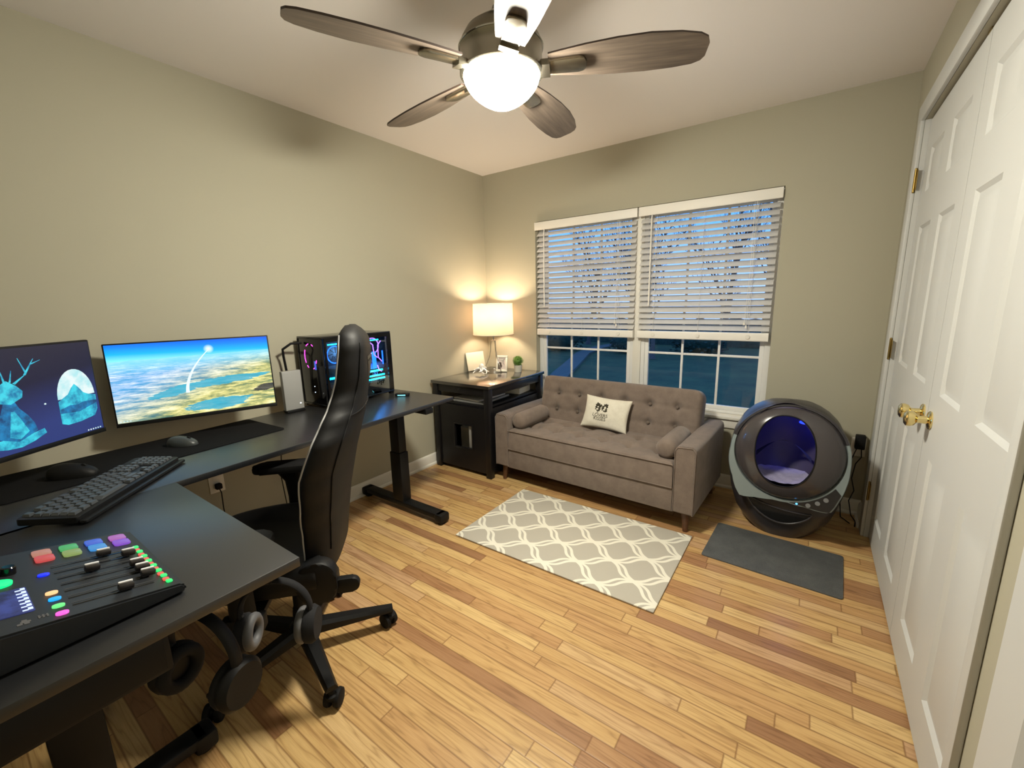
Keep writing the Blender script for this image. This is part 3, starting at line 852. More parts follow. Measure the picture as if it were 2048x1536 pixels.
# printed cushion
def cushion():
    w, h = .34, .235
    t = thing('throw_pillow', 'cream pillow printed with two curly heads and lettering, on the sofa', 'pillow', (1.372, -.452, .428), 0)
    t.rotation_euler = (R(-24), R(3), R(2))
    def th(a, b): # a,b in -1..1
        return .042*((1-abs(a)**2.2)*(1-abs(b)**2.2))**.55+.003
    def shp(a, b):
        # concave sides, pulled corners
        x = a*w/2*(1-.07*(1-abs(b)**2)*abs(a)); z = b*h/2*(1-.08*(1-abs(a)**2)*abs(b))
        return x, z+h/2
    bm = NB()
    def f(u, v): a, b = 2*u-1, 2*v-1; x, z = shp(a, b); return (x, -th(a, b)+.002*noise.noise(V((x*30, z*30, 1))), z)
    def k(u, v): a, b = 2*u-1, 2*v-1; x, z = shp(a, b); return (x, th(a, b), z)
    g1 = grid(bm, f, 40, 28); g2 = grid(bm, k, 40, 28)
    def lp(g): return [r_[0] for r_ in g]+g[-1][1:]+[r_[-1] for r_ in g[:-1][::-1]]+g[0][1:-1][::-1]
    a, b = lp(g1), lp(g2)
    for i in range(len(a)): bm.faces.new((a[i], a[(i+1) % len(a)], b[(i+1) % len(a)], b[i]))
    cov = obj('cover', bm, 'cushion', t, 70)
    def onsurf(x, z): # x,z local (z from 0)
        a = max(-1, min(1, x/(w/2))); b = max(-1, min(1, (z-h/2)/(h/2))); return -th(a, b)-.0012
    bm = NB()
    def blob(cx, cz, rx_, rz_, n=28, amp=.18, seed=0, m=0, lobes=7):
        c = bm.verts.new((cx, onsurf(cx, cz), cz)); ring = []
        for i in range(n):
            q = 2*PI*i/n; r_ = 1+amp*math.sin(lobes*q+seed)+amp*.5*math.sin(3*q+seed*2); x = cx+rx_*r_*math.cos(q); z = cz+rz_*r_*math.sin(q); ring.append(bm.verts.new((x, onsurf(x, z), z)))
        for i in range(n): bm.faces.new((c, ring[i], ring[(i+1) % n])).material_index = m
    def face_hole(cx, cz, rx_, rz_):
        n = 20; c = bm.verts.new((cx, onsurf(cx, cz)-.0008, cz)); ring = []
        for i in range(n):
            q = 2*PI*i/n; x = cx+rx_*math.cos(q); z = cz+rz_*math.sin(q); ring.append(bm.verts.new((x, onsurf(x, z)-.0008, z)))
        for i in range(n): bm.faces.new((c, ring[i], ring[(i+1) % n])).material_index = 1
    blob(-.055, .158, .019, .022, seed=1); blob(-.050, .138, .020, .018, seed=2.2); blob(-.033, .160, .008, .012, seed=.4)
    face_hole(-.052, .150, .006, .005); face_hole(-.055, .134, .009, .006)
    blob(.004, .160, .016, .021, seed=3); blob(-.012, .146, .013, .018, seed=4.1); blob(.004, .134, .015, .016, seed=5)
    face_hole(.000, .150, .007, .010); face_hole(-.004, .135, .009, .005)
    obj('printed_heads', bm, ['ink', 'cushion'], cov, 0)
    for txt, size, cx, cz in (('&', .022, -.048, .108), ('LOVERS', .033, -.026, .082), ('KISSES', .033, -.026, .057)):
        cu = bpy.data.curves.new('lettering', 'FONT'); cu.body = txt; cu.size = size; cu.align_x = 'CENTER'; cu.resolution_u = 3
        tmp = bpy.data.objects.new('lettering', cu); C.objects.link(tmp)
        dg = bpy.context.evaluated_depsgraph_get(); me = bpy.data.meshes.new_from_object(tmp.evaluated_get(dg))
        C.objects.unlink(tmp); bpy.data.objects.remove(tmp)
        me.materials.clear(); me.materials.append(M['ink'])
        for v in me.vertices:
            x, z = v.co.x+cx, v.co.y+cz; v.co = (x, onsurf(x, z)-.0006, z)
        o = bpy.data.objects.new('lettering', me); C.objects.link(o); o.parent = cov
    return t
cushion()

# ------------------------------------------------------------------ corner cabinet (end table with enclosure below)
def cabinet():
    t = thing('corner_cabinet', 'black wooden side cabinet with square cat opening, in the corner beside the sofa', 'cabinet', (.335, -.413, 0))
    hx, hy = .298, .398  # half sizes; top overhang
    bm = NB(); b2(bm, -hx, hx, -hy, hy, .705, .730, .003); obj('top', bm, 'wood_top', t, 30)
    bm = NB(); i = .018
    b2(bm, -hx+i, hx-i, -hy+i, -hy+i+.018, .645, .705, .001); b2(bm, -hx+i, hx-i, hy-i-.018, hy-i, .645, .705, .001)
    b2(bm, -hx+i, -hx+i+.018, -hy+i+.018, hy-i-.018, .645, .705, .001); b2(bm, hx-i-.018, hx-i, -hy+i+.018, hy-i-.018, .645, .705, .001)
    b2(bm, -.02, .02, -hy+i-.006, -hy+i, .674, .686, .002)
    obj('apron', bm, 'wood_black', t, 30)
    for sx in (-1, 1):
        for sy in (-1, 1):
            bm = NB(); x = sx*(hx-.034); y = sy*(hy-.034); b2(bm, x-.024, x+.024, y-.024, y+.024, 0, .705, .003); obj('leg', bm, 'wood_black', t, 30)
    bm = NB(); b2(bm, -hx+.05, hx-.05, -hy+.04, hy-.04, .545, .562, .002); obj('shelf', bm, 'wood_black', t, 30)
    # enclosure panels, front with square opening
    bm = NB(); y0, y1 = -hy+.024, -hy+.040; x0, x1 = -hx+.058, hx-.058
    ox0, ox1, oz0, oz1 = -.078, .100, .205, .392
    b2(bm, x0, ox0, y0, y1, .03, .545); b2(bm, ox1, x1, y0, y1, .03, .545); b2(bm, ox0, ox1, y0, y1, .03, oz0); b2(bm, ox0, ox1, y0, y1, oz1, .545)
    for (a, b, c, d) in ((ox0-.012, ox0, oz0-.012, oz1+.012), (ox1, ox1+.012, oz0-.012, oz1+.012), (ox0, ox1, oz0-.012, oz0), (ox0, ox1, oz1, oz1+.012)):
        b2(bm, a, b, y0-.005, y0, c, d, .001)
    f = obj('front_panel', bm, 'wood_black', t, 25)
    bm = NB(); b2(bm, .052, .099, y1+.002, y1+.03, .207, .385, .002); fl = obj('inner_flap', bm, 'router', f, 25); fl['label'] = 'grey flap inside the opening'
    for s in (-1, 1):
        bm = NB(); b2(bm, s*(hx-.040), s*(hx-.028), -hy+.06, hy-.06, .03, .545, .001); obj('side_panel', bm, 'wood_black', t, 25)
    bm = NB(); b2(bm, x0, x1, hy-.035, hy-.025, .03, .545, .001); obj('back_panel', bm, 'wood_black', t, 25)
    bm = NB(); b2(bm, -hx+.045, hx-.045, -hy+.045, hy-.04, .03, .045, .001); obj('floor_panel', bm, 'wood_black', t, 25)
    return t
cabinet()
# pale storage tub behind the opening
bm = NB(); prism(bm, rrect(.26, .30, .03), .046, .30, X=None); o = obj('plastic_tub', bm, 'card', None, 30, (.27, -.46, .001))
tag(o, 'pale plastic tub inside the black cabinet, seen through its square opening', 'tub')
# papers on the open shelf
for k, (x, y, z, w, d, h, a, lab) in enumerate([(.36, -.56, .5635, .30, .36, .016, 2, 'lowest flat grey binder on the open shelf of the black cabinet'),
                                         (.345, -.565, .580, .27, .33, .012, -3, 'stack of white paper lying on the grey binder in the cabinet'),
                                         (.45, -.20, .5635, .18, .20, .05, 6, 'small white box at the back of the cabinet shelf')]):
    bm = NB(); b2(bm, -w/2, w/2, -d/2, d/2, 0, h, .002)
    tag(obj(['ring_binder', 'paper_stack', 'storage_box'][k], bm, ['router', 'paper', 'card'][k], None, 30, (x, y, z), (0, 0, R(a))), lab, ['binder', 'paper', 'box'][k])

ZT = .7305
# lamp
def lamp():
    t = thing('table_lamp', 'lit table lamp with cream drum shade and wire base on the black cabinet', 'lamp', (.235, -.215, ZT))
    bm = NB(); r0, r1 = .172, .178; z0, z1 = .325, .595
    # faceted-square look: superellipse drum
    def ring(r, z):
        P = []
        for k in range(64):
            a = 2*PI*k/64; P.append(bm.verts.new((r*math.cos(a), r*math.sin(a), z)))
        return P
    rs = [ring(r0+(r1-r0)*(1-k/8), z0+(z1-z0)*k/8) for k in range(9)]
    for k in range(8):
        for j in range(64): bm.faces.new((rs[k][j], rs[k][(j+1) % 64], rs[k+1][(j+1) % 64], rs[k+1][j]))
    sh = obj('lamp_shade', bm, 'shade', t, 60)
    bm = NB()
    for r, z in ((r1+.0005, z0+.002), (r0+.0005, z1-.002)): tube(bm, [(r*math.cos(2*PI*k/48), r*math.sin(2*PI*k/48), z) for k in range(48)], .0028, 6, closed=True)
    obj('shade_trim', bm, 'card', sh, 60)
    bm = NB()
    for k in range(3):
        a = R(225+120*k); c, s = math.cos(a), math.sin(a)
        tube(bm, [(.022*c, .022*s, .275), (.026*c, .026*s, .24), (.030*c, .030*s, .19), (.042*c, .042*s, .13), (.068*c, .068*s, .07), (.090*c, .090*s, .02), (.094*c, .094*s, .003)], .0032, 8)
    for r, z in ((.0225, .275), (.092, .004)): tube(bm, [(r*math.cos(2*PI*k/32), r*math.sin(2*PI*k/32), z) for k in range(32)], .003, 6, closed=True)
    for k in range(3):
        a = R(225+120*k); tube(bm, [(0, 0, .275), (.022*math.cos(a), .022*math.sin(a), .275)], .003, 6)
    obj('wire_base', bm, 'chrome', t, 60)
    bm = NB(); cyl(bm, (0, 0, .27), (0, 0, .385), .006, n=10); cyl(bm, (0, 0, .385), (0, 0, .43), .016, n=14)
    for k in range(3):
        a = R(30+120*k); tube(bm, [(0, 0, .43), (.174*math.cos(a), .174*math.sin(a), .585)], .0016, 5)
    obj('socket', bm, 'chrome', t, 60)
    bm = NB(); lathe(bm, [(0, 0), (.012, 0), (.014, .015), (.028, .045), (.030, .062), (.022, .082), (0, .09)], 20, X=T((0, 0, .43)))
    obj('bulb', bm, emit('lamp_bulb_glow', rgb(255, 214, 150), 60), t, 60)
    light('bulb_light', 'POINT', (0, 0, .49), LAMP, rgb(255, 230, 198), t, shadow_soft_size=.045)
LAMP = 32.0
lamp()
# octopus figurine
def octopus():
    t = thing('octopus_figurine', 'glossy white octopus figurine in front of the lamp', 'figurine', (.235, -.395, ZT))
    bm = NB(); sphere(bm, (0.0, 0, .062), (.024, .022, .028), seg=18); sphere(bm, (0, 0, .036), (.020, .018, .018), seg=14)
    rnd = random.Random(4)
    for k in range(8):
        a = 2*PI*k/8+.3; c, s = math.cos(a), math.sin(a); b = rnd.choice((-1, 1)); L = .060+.012*rnd.random()
        pts = []
        for j in range(9):
            q = j/8; r = .01+L*q; aa = a+b*.7*q*q
            z = .034*(1-q)**1.2+.012+(.022*math.sin(PI*q)*(1 if k % 2 else .3))+(.02*max(0, q-.75)*4 if k % 2 else 0)
            pts.append((r*math.cos(aa), r*math.sin(aa), max(z, .0095*(1-.7*q)+.001)))
        tube(bm, pts, [.0115*(1-.68*j/8) for j in range(9)], 8)
    obj('body', bm, 'porcelain', t, 70)
octopus()
# photo frame
def pframe():
    t = thing('photo_frame', 'small white photo frame between the octopus and the potted plant', 'picture frame', (.318, -.222, ZT), R(14))
    w, h, b = .105, .142, .017; X = T((0, 0, .001)) @ rx(R(-11))
    bm = NB()
    for (x0, x1, z0, z1) in ((-w/2, w/2, 0, b), (-w/2, w/2, h-b, h), (-w/2, -w/2+b, b, h-b), (w/2-b, w/2, b, h-b)): b2(bm, x0, x1, -.007, .007, z0, z1, .002, X=X)
    obj('frame', bm, 'card', t, 30)
    bm = NB(); b2(bm, -w/2+b, w/2-b, -.001, .003, b, h-b, X=X)
    prism(bm, [(-.035, .022), (-.010, .022), (.004, .05), (-.004, .066), (-.006, .082), (-.035, .082)], 0, .0012, m=1, X=X @ T((0, -.0012, 0)) @ rx(R(90)))
    arc = [(.036-.026*math.cos(R(a)), .088+.03*math.sin(R(a))) for a in range(-60, 75, 15)]
    tube(bm, [(x, -.002, z) for x, z in arc], .0014, 5, m=1, X=X)
    obj('print', bm, ['photo', 'photo_dark'], t, 30)
    bm = NB(); b2(bm, -.015, .015, -.002, .002, 0, .11, X=T((0, .046, .0)) @ rx(R(15))); obj('easel_back', bm, 'card', t, 30)
pframe()
# potted plant
def plant():
    t = thing('potted_plant', 'round green topiary in a pale grey pot near the window', 'plant', (.455, -.165, ZT))
    bm = NB(); prof = [(0, 0), (.030, 0), (.032, .004), (.036, .06), (.037, .063), (.033, .063), (.031, .055), (0, .055)]
    lathe(bm, prof, 28); obj('pot', bm, 'terracotta', t, 40)
    bm = NB(); rnd = random.Random(3); sphere(bm, (0, 0, .098), (.036, .036, .033), seg=16)
    for k in range(620):
        d = V((rnd.gauss(0, 1), rnd.gauss(0, 1), rnd.gauss(0, 1))).normalized(); c = V((0, 0, .098))+V((d.x*.040, d.y*.040, d.z*.036))
        n = (d+V((rnd.uniform(-.6, .6), rnd.uniform(-.6, .6), rnd.uniform(-.4, .8)))).normalized(); e, f = frame_from(n); L = rnd.uniform(.009, .016)
        p = [c-e*.0035, c+n*L*.5+f*.001-e*.005*.2, c+n*L, c+e*.0035]
        bm.faces.new([bm.verts.new(q) for q in p])
    obj('foliage', bm, 'plant', t, 0, nrm=False)
    bm = NB(); cyl(bm, (0, 0, .05), (0, 0, .09), .004, n=8); obj('stem', bm, 'bark', t, 30)
plant()
# leaning clear/white board
bm = NB(); b2(bm, -.10, .10, -.004, .004, 0, .165, .0015)
tag(obj('display_board', bm, mat('cream_board', rgb(206, 200, 182), .5), None, 30, (.062, -.25, ZT+.001), (R(-12), 0, R(78))), 'pale blank board leaning on the left wall behind the figurine', 'board')

# ------------------------------------------------------------------ desk
DZ = .75
def desk():
    t = thing('corner_desk', 'large black L-shaped standing desk along the left wall', 'desk', (0, 0, 0))
    DR = T((.037, -1.278, 0)) @ rz(R(3.0))   # main run, local -y runs along the wall
    th = .024
    bm = NB(); P = rrect(.655, 2.18, .006, 3)
    prism(bm, P, DZ-th, DZ, X=DR @ T((.655/2, -1.09, 0)), bev=.002)
    o = obj('desktop', bm, 'desk', t, 30)
    bm = NB(); b2(bm, .770, 1.572, -3.40, -2.735, DZ-th, DZ, .002)
    obj('desktop', bm, 'desk', t, 30)
    def trestle(X, L):
        bm = NB(); b2(bm, -.035, .035, -L/2, L/2, 0.034, .068, .008, X=X)
        for s in (-1, 1): box(bm, (0, s*(L/2-.01), .040), (.078, .062, .056), .012, X=X)
        f = obj('foot', bm, 'steel_black', t, 30)
        bm = NB()
        for s in (-1, 1): cyl(bm, (0, s*(L/2-.012), 0), (0, s*(L/2-.012), .014), .024, n=16, X=X)
        obj('rubber_pad', bm, 'rubber', f, 30)
        bm = NB(); b2(bm, -.035, .035, -.05, .05, .066, .40, .006, X=X); b2(bm, -.029, .029, -.043, .043, .40, DZ-th-.034, .004, X=X)
        obj('lifting_column', bm, 'steel_black', t, 30)
        bm = NB(); b2(bm, -.03, .03, -L/2+.06, L/2-.06, DZ-th-.034, DZ-th-.001, .003, X=X)
        obj('bracket', bm, 'steel_black', t, 30)
    trestle(T((.40, -1.475, 0)) @ rz(R(-90+0)), .74)
    trestle(T((.42, -3.08, 0)) @ rz(R(-90)), .64)
    trestle(T((1.10, -3.11, 0)) @ rz(R(0)), .50)
    bm = NB(); b2(bm, .40, .44, -3.04, -1.52, DZ-th-.032, DZ-th-.002, .002); b2(bm, .40+.05, 1.065, -3.10, -3.06, DZ-th-.032, DZ-th-.002, .002)
    obj('cross_rail', bm, 'steel_black', t, 30)
    bm = NB(); b2(bm, 1.16, 1.545, -3.385, -2.99, .635, DZ-th-.001, .004); dr = obj('added_dark_drawer', bm, 'steel_black', t, 30)  # invented drawer, added to fill the dark area below the near desk edge
    bm = NB(); b2(bm, 1.545, 1.551, -3.375, -3.0, .645, .715, .002); obj('added_drawer_front', bm, 'black', dr, 30)
desk()
bm = NB(); prism(bm, rrect(.36, .92, .02), 0, .003, bev=.001)
tag(obj('desk_mat', bm, 'mat_black', None, 30, (.305, -2.665, DZ+.0005), (0, 0, R(3))), 'large black fabric desk mat under the center monitor', 'desk mat')

# ---- monitors
def monitor(label, loc, yaw, tilt, scr, base_xy, extra=None):
    t = thing('monitor', label, 'monitor', (loc[0], loc[1], DZ+.004), yaw, 'desk monitors')   # local +x = facing
    zc = loc[2]-DZ-.004; w, h = .612, .36
    X = T((0, 0, zc)) @ ry(-tilt) @ rz(R(90)) @ rx(R(90))   # plane local: x->right seen from front
    bm = NB(); b2(bm, -w/2, w/2, -h/2, h/2, -.018, 0, .004, X=X); b2(bm, -w/2+.07, w/2-.07, -h/2+.05, h/2-.06, -.045, -.018, .012, X=X)
    b2(bm, -w/2, w/2, -h/2, -h/2+.016, 0, .003, .001, X=X)
    body = obj('casing', bm, 'black', t, 30)
    bm = NB(); sw, sh = w/2-.006, h/2
    vs = [bm.verts.new(X @ V(p)) for p in ((-sw, -sh+.017, .0012), (sw, -sh+.017, .0012), (sw, sh-.006, .0012), (-sw, sh-.006, .0012))]
    f = bm.faces.new(vs); uvl = bm.loops.layers.uv.new('UVMap')
    for l, q in zip(f.loops, ((0, 0), (1, 0), (1, 1), (0, 1))): l[uvl].uv = q
    mats = [scr]
    if extra:
        for (poly, mm, zz) in extra:
            if mm not in mats: mats.append(mm)
            ff = bm.faces.new([bm.verts.new(X @ V(((-1+2*u)*sw, -sh+.017+v*(2*sh-.023), .0012+zz))) for u, v in poly]); ff.material_index = mats.index(mm)
    obj('screen', bm, mats, t, 0, nrm=False)
    inv = rz(-yaw); wp = inv @ (V((.02, loc[1]-.06, loc[2]))-V((loc[0], loc[1], DZ+.004)))
    nx = inv @ V((1, 0, 0)); p0 = X @ V((0, -.0, -.040)); pm = (p0+wp)/2+V((0, .03, -.0))
    bm = NB(); tube(bm, [p0, p0+V((-.02, 0, 0)), pm, wp], .012, 10)
    obj('wall_arm', bm, 'steel_black', t, 40)
    bm = NB(); b2(bm, -.0185, -.001, -.05, .05, -.05, .05, .003, X=T(wp) @ inv); obj('wall_plate', bm, 'steel_black', t, 40)
    return t
dots = [([(u, .012), (u+.008, .012), (u+.008, .026), (u, .026)], 'art_white', .0006) for u in (.012, .03, .048, .066, .975)]
monitor('center monitor showing bright clouds and a curved vapour trail', (.209, -2.441, 1.022), -.33, .064, 'scr_clouds', (-.075, 0), dots)
# left screen art: pale hill shape and blue branching shape, both plain stand-ins
def wob(cx, cy, rx_, ry_, n=26, amp=.08, s=0, k=5): return [(cx+rx_*(1+amp*math.sin(k*2*PI*i/n+s))*math.cos(2*PI*i/n), cy+ry_*(1+amp*math.sin(k*2*PI*i/n+s))*math.sin(2*PI*i/n)) for i in range(n)]
art = []
def mw(P): return [(.765+(u-.655)*.74, v) for u, v in P]
def ml(P): return [(.42+(u-.14)*.81, v) for u, v in P]
art += [(mw([(.655+.15+.145*math.cos(PI*k/16), .42+.30*math.sin(PI*k/16)) for k in range(17)]), 'art_white', .0004)]
art += [(mw([(.655, .16), (.70, .135), (.80, .14), (.92, .17), (.95, .24), (.955, .40), (.90, .42), (.86, .45), (.82, .53), (.80, .56), (.77, .52), (.74, .46), (.70, .43), (.66, .40)]), 'art_cyan', .0006)]
art += [(mw([(.66, .27), (.80, .25), (.95, .31), (.955, .34), (.84, .35), (.80, .33), (.74, .34), (.66, .31)]), 'art_blue', .0008)]
art += [(ml([(.14, .08), (.22, .05), (.30, .04), (.38, .07), (.46, .12), (.45, .17), (.38, .15), (.31, .11), (.24, .15), (.16, .15)]), 'art_cyan', .0004)]
art += [(ml([(.19, .16), (.29, .10), (.41, .17), (.40, .25), (.37, .34), (.33, .42), (.31, .50), (.25, .50), (.23, .42), (.20, .32)]), 'art_blue', .0005)]
art += [(ml([(.245, .16), (.30, .12), (.36, .18), (.33, .30), (.30, .40), (.28, .40)]), 'art_cyan', .0007)]
art += [(ml([(.22, .50), (.29, .47), (.36, .52), (.37, .58), (.34, .64), (.29, .70), (.24, .66), (.21, .58)]), 'art_cyan', .0008)]
for k, (x0, y0, x1, y1, w_) in enumerate(((.25, .66, .17, .74, .010), (.17, .74, .10, .88, .008), (.16, .75, .18, .90, .006), (.12, .83, .06, .86, .006), (.33, .66, .40, .73, .010), (.40, .73, .47, .88, .008), (.41, .75, .38, .90, .006), (.45, .83, .51, .86, .006), (.28, .68, .27, .80, .007), (.31, .68, .33, .79, .006))):
    d_ = math.hypot(x1-x0, y1-y0); nx_, ny_ = -(y1-y0)/d_*w_, (x1-x0)/d_*w_
    art += [(ml([(x0-nx_, y0-ny_), (x1-nx_*.3, y1-ny_*.3), (x1+nx_*.3, y1+ny_*.3), (x0+nx_, y0+ny_)]), 'art_cyan', .0006+.00005*k)]
art += [([(u, .012), (u+.008, .012), (u+.008, .026), (u, .026)], 'art_white', .0006) for u in (.90, .915, .93, .945, .96, .975)]
art += [(wob(.70, .41, .006, .009, 10, 0), 'art_white', .0006)]
monitor('left monitor with dark navy wallpaper and glowing cyan shapes', (.452, -3.053, 1.054), .577, -.02, 'scr_navy', (-.10, 0.02), art)

# ---- PC tower
def pc():
    t = thing('computer_tower', 'black computer tower with lit glass side, behind the chair', 'computer', (.150, -1.612, DZ+.001), R(3))
    w, d, h = .235, .505, .415; x0, x1, y0, y1 = -w/2, w/2, -d/2, d/2
    bm = NB()
    for (a, b) in ((x0+.01, y0+.02), (x1-.01, y0+.02), (x0+.01, y1-.02), (x1-.01, y1-.02)): b2(bm, a-.01, a+.01, b-.015, b+.015, 0, .012)
    b2(bm, x0, x1, y0, y1, .012, .022, .002); b2(bm, x0, x1, y0, y1, h-.012, h, .003)
    b2(bm, x0, x0+.008, y0, y1, .022, h-.012); b2(bm, x0+.008, x1, y1-.02, y1, .022, h-.012)
    b2(bm, x1-.012, x1, y1-.034, y1-.02, .022, h-.012); b2(bm, x1-.006, x1, y0+.016, y0+.03, .022, h-.012)
    b2(bm, x1-.012, x1, y0+.03, y1-.034, h-.032, h-.012); b2(bm, x0+.008, x1-.015, y0+.02, y1-.02, .022, .10, .002)
    obj('case_frame', bm, 'gloss_black', t, 30)
    bm = NB(); b2(bm, x0+.008, x1-.006, y0+.002, y0+.014, .022, h-.012, .003)
    fp = obj('front_panel', bm, 'gloss_black', t, 30)
    # pink fan lights on the front
    bm = NB(); cx = .0
    for cz in (h-.115,):
        for a0, a1 in ((150, 210), (100, 125), (55, 70), (-30, -15), (-70, -60), (225, 240)):
            pts = [(cx+.055*math.cos(R(a)), y0+.001, cz+.075*math.sin(R(a))) for a in range(a0, a1+1, 5)]
            tube(bm, pts, .0022, 6)
    obj('front_fan_light', bm, emit('pink_led', rgb(235, 70, 215), 3.0), fp, 40)
    bm = NB(); b2(bm, .03, .046, y0-.0005, y0+.002, h-.19, h-.14, .001); obj('front_blue_light', bm, emit('blue_led', rgb(60, 90, 200), 1.2), fp, 40)
    bm = NB()
    for z in (.125, .09): sphere(bm, (.01, y0+.001, z), .0025, seg=8)
    obj('status_light', bm, emit('white_led', rgb(220, 235, 255), 3), fp, 40)
    # glass side
    bm = NB(); b2(bm, x1-.003, x1-.0005, y0+.03, y1-.034, .022, h-.032); obj('side_glass', bm, 'glass', t, 0)
    # inside hardware
    bm = NB(); b2(bm, x0+.012, x0+.02, y0+.10, y1-.03, .105, h-.03, .001)
    mb = obj('motherboard', bm, mat('board_dark', rgb(26, 34, 52), .4, var=.4, vscale=120), t, 30)
    bm = NB(); b2(bm, x0+.022, x1-.05, y0+.11, y1-.025, .175, .215, .004); obj('graphics_card', bm, mat('card_grey', rgb(74, 92, 110), .3), t, 30)
    cy = emit('cyan_led', rgb(20, 205, 240), 5.0); bl = emit('deep_blue_led', rgb(20, 90, 255), 5.0); pu = emit('violet_led', rgb(150, 100, 255), 4.0)
    bm = NB(); b2(bm, x1-.02, x1-.014, y0+.05, y1-.09, h-.052, h-.045); b2(bm, x1-.045, x1-.04, y0+.06, y1-.05, .158, .170); b2(bm, x1-.03, x1-.024, y1-.18, y1-.05, .13, .14); b2(bm, x1-.03, x1-.024, y1-.18, y1-.05, .108, .118)
    obj('light_strip', bm, cy, t, 30)
    for k, (yy, zz, r, mm) in enumerate(((y0+.12, .30, .05, bl), (y1-.105, .325, .05, pu), (y1-.20, .30, .04, cy))):
        bm = NB(); tube(bm, [(x1-.06, yy+r*math.cos(2*PI*i/40), zz+r*math.sin(2*PI*i/40)) for i in range(40)], .003, 6, closed=True)
        for b in range(7):
            a = 2*PI*b/7; tube(bm, [(x1-.062, yy+.012*math.cos(a), zz+.012*math.sin(a)), (x1-.060, yy+r*.9*math.cos(a+.5), zz+r*.9*math.sin(a+.5))], .0022, 5, m=1)
        obj('cooling_fan', bm, [mm, 'black'], t, 40)
    bm = NB(); tube(bm, [(x1-.03, y1-.15, h-.06), (x1-.03, y1-.125, h-.08), (x1-.03, y1-.12, .27), (x1-.03, y1-.095, .25)], .003, 6); tube(bm, [(x1-.03, y1-.06, h-.06), (x1-.03, y1-.085, h-.085), (x1-.03, y1-.088, .25), (x1-.03, y1-.06, .22)], .003, 6)
    tube(bm, [(x1-.03, y1-.10, .2), (x1-.03, y1-.09, .17), (x1-.03, y1-.07, .155)], .003, 6)
    obj('light_tube', bm, pu, t, 40)
    bm = NB(); b2(bm, x1-.035, x1-.03, y1-.135, y1-.105, .18, .29, .002); b2(bm, x1-.04, x1-.035, y1-.05, y1-.042, .20, .29, .002); obj('reservoir', bm, bl, t, 40)
    light('case_light', 'POINT', (.05, .06, .30), 2.6, (.15, .45, 1), t, shadow_soft_size=.02)
    light('case_light', 'POINT', (.095, .13, .145), 3.2, (.03, .28, 1), t, shadow_soft_size=.02)
pc()
# cables by the tower
bm = NB(); tube(bm, [(.03, -1.93, .80), (.05, -1.96, 1.06), (.07, -1.97, 1.10), (.09, -1.93, 1.13), (.10, -1.873, 1.13)], .007, 8)
tag(obj('power_cable', bm, 'rubber', None, 60), 'thick black cable looping into the left side of the computer tower', 'cable')
# upright grey slab device
def slab():
    t = thing('external_drive', 'upright pale grey slab device beside the computer tower', 'device', (.150, -1.985, DZ+.001), R(-3))
    bm = NB(); b2(bm, -.016, .016, -.052, .052, .012, .235, .004); obj('shell', bm, 'router', t, 30)
    bm = NB(); b2(bm, -.026, .026, -.05, .05, 0, .014, .003); obj('foot_stand', bm, 'black', t, 30)
    bm = NB(); sphere(bm, (.0165, .032, .045), (.001, .004, .0025), seg=10); obj('status_light', bm, emit('white_led2', rgb(255, 255, 255), 6), t, 40)
slab()
# small puck with cyan light by the tower
bm = NB(); prism(bm, rrect(.09, .05, .012), 0, .014, bev=.002); prism(bm, rrect(.05, .004, .0015, cx=.0, cy=-.0262), .005, .009, m=1)
tag(obj('card_reader', bm, ['black', emit('cyan_edge', rgb(120, 235, 250), 3)], None, 30, (.375, -1.39, DZ+.001), (0, 0, R(35))), 'small black gadget with a cyan edge light on the desk before the tower', 'gadget')

# ---- mouse
def mouse(label, x, y, a, sc=1.0, mk='black'):
    t = thing('computer_mouse', label, 'mouse', (x, y, DZ+.0045), a, 'computer mice on the desk')
    bm = NB()
    def f(u, v):
        q = u*2*PI; r = v
        px = .060*sc*math.cos(q)*(1-(1-r)**2)**.5 if False else .060*sc*math.cos(q)*math.sin(r*PI/2)
        py = .032*sc*math.sin(q)*math.sin(r*PI/2)*(1+.12*math.cos(2*q))
        z = .038*sc*math.cos(r*PI/2)**.8*(1-.25*(px/.06)) if r < 1 else 0
        return (px, py, z)
    grid(bm, f, 40, 14, closeu=True)
    bmesh.ops.remove_doubles(bm, verts=bm.verts, dist=1e-5)
    obj('shell', bm, mk, t, 70)
    bm = NB(); tube(bm, [(.028*sc+.006*math.cos(R(k)), 0, .026*sc+.008*math.sin(R(k))) for k in range(0, 360, 30)], .0035, 8, closed=True); obj('scroll_wheel', bm, 'rubber', t, 60)
mouse('black mouse on the mat below the center monitor', .315, -2.572, R(38), 1.05, mat('mouse_grey', rgb(58, 62, 62), .4))
mouse('chunky dark mouse behind the keyboard, under the left monitor', .385, -2.925, R(52), 1.25)

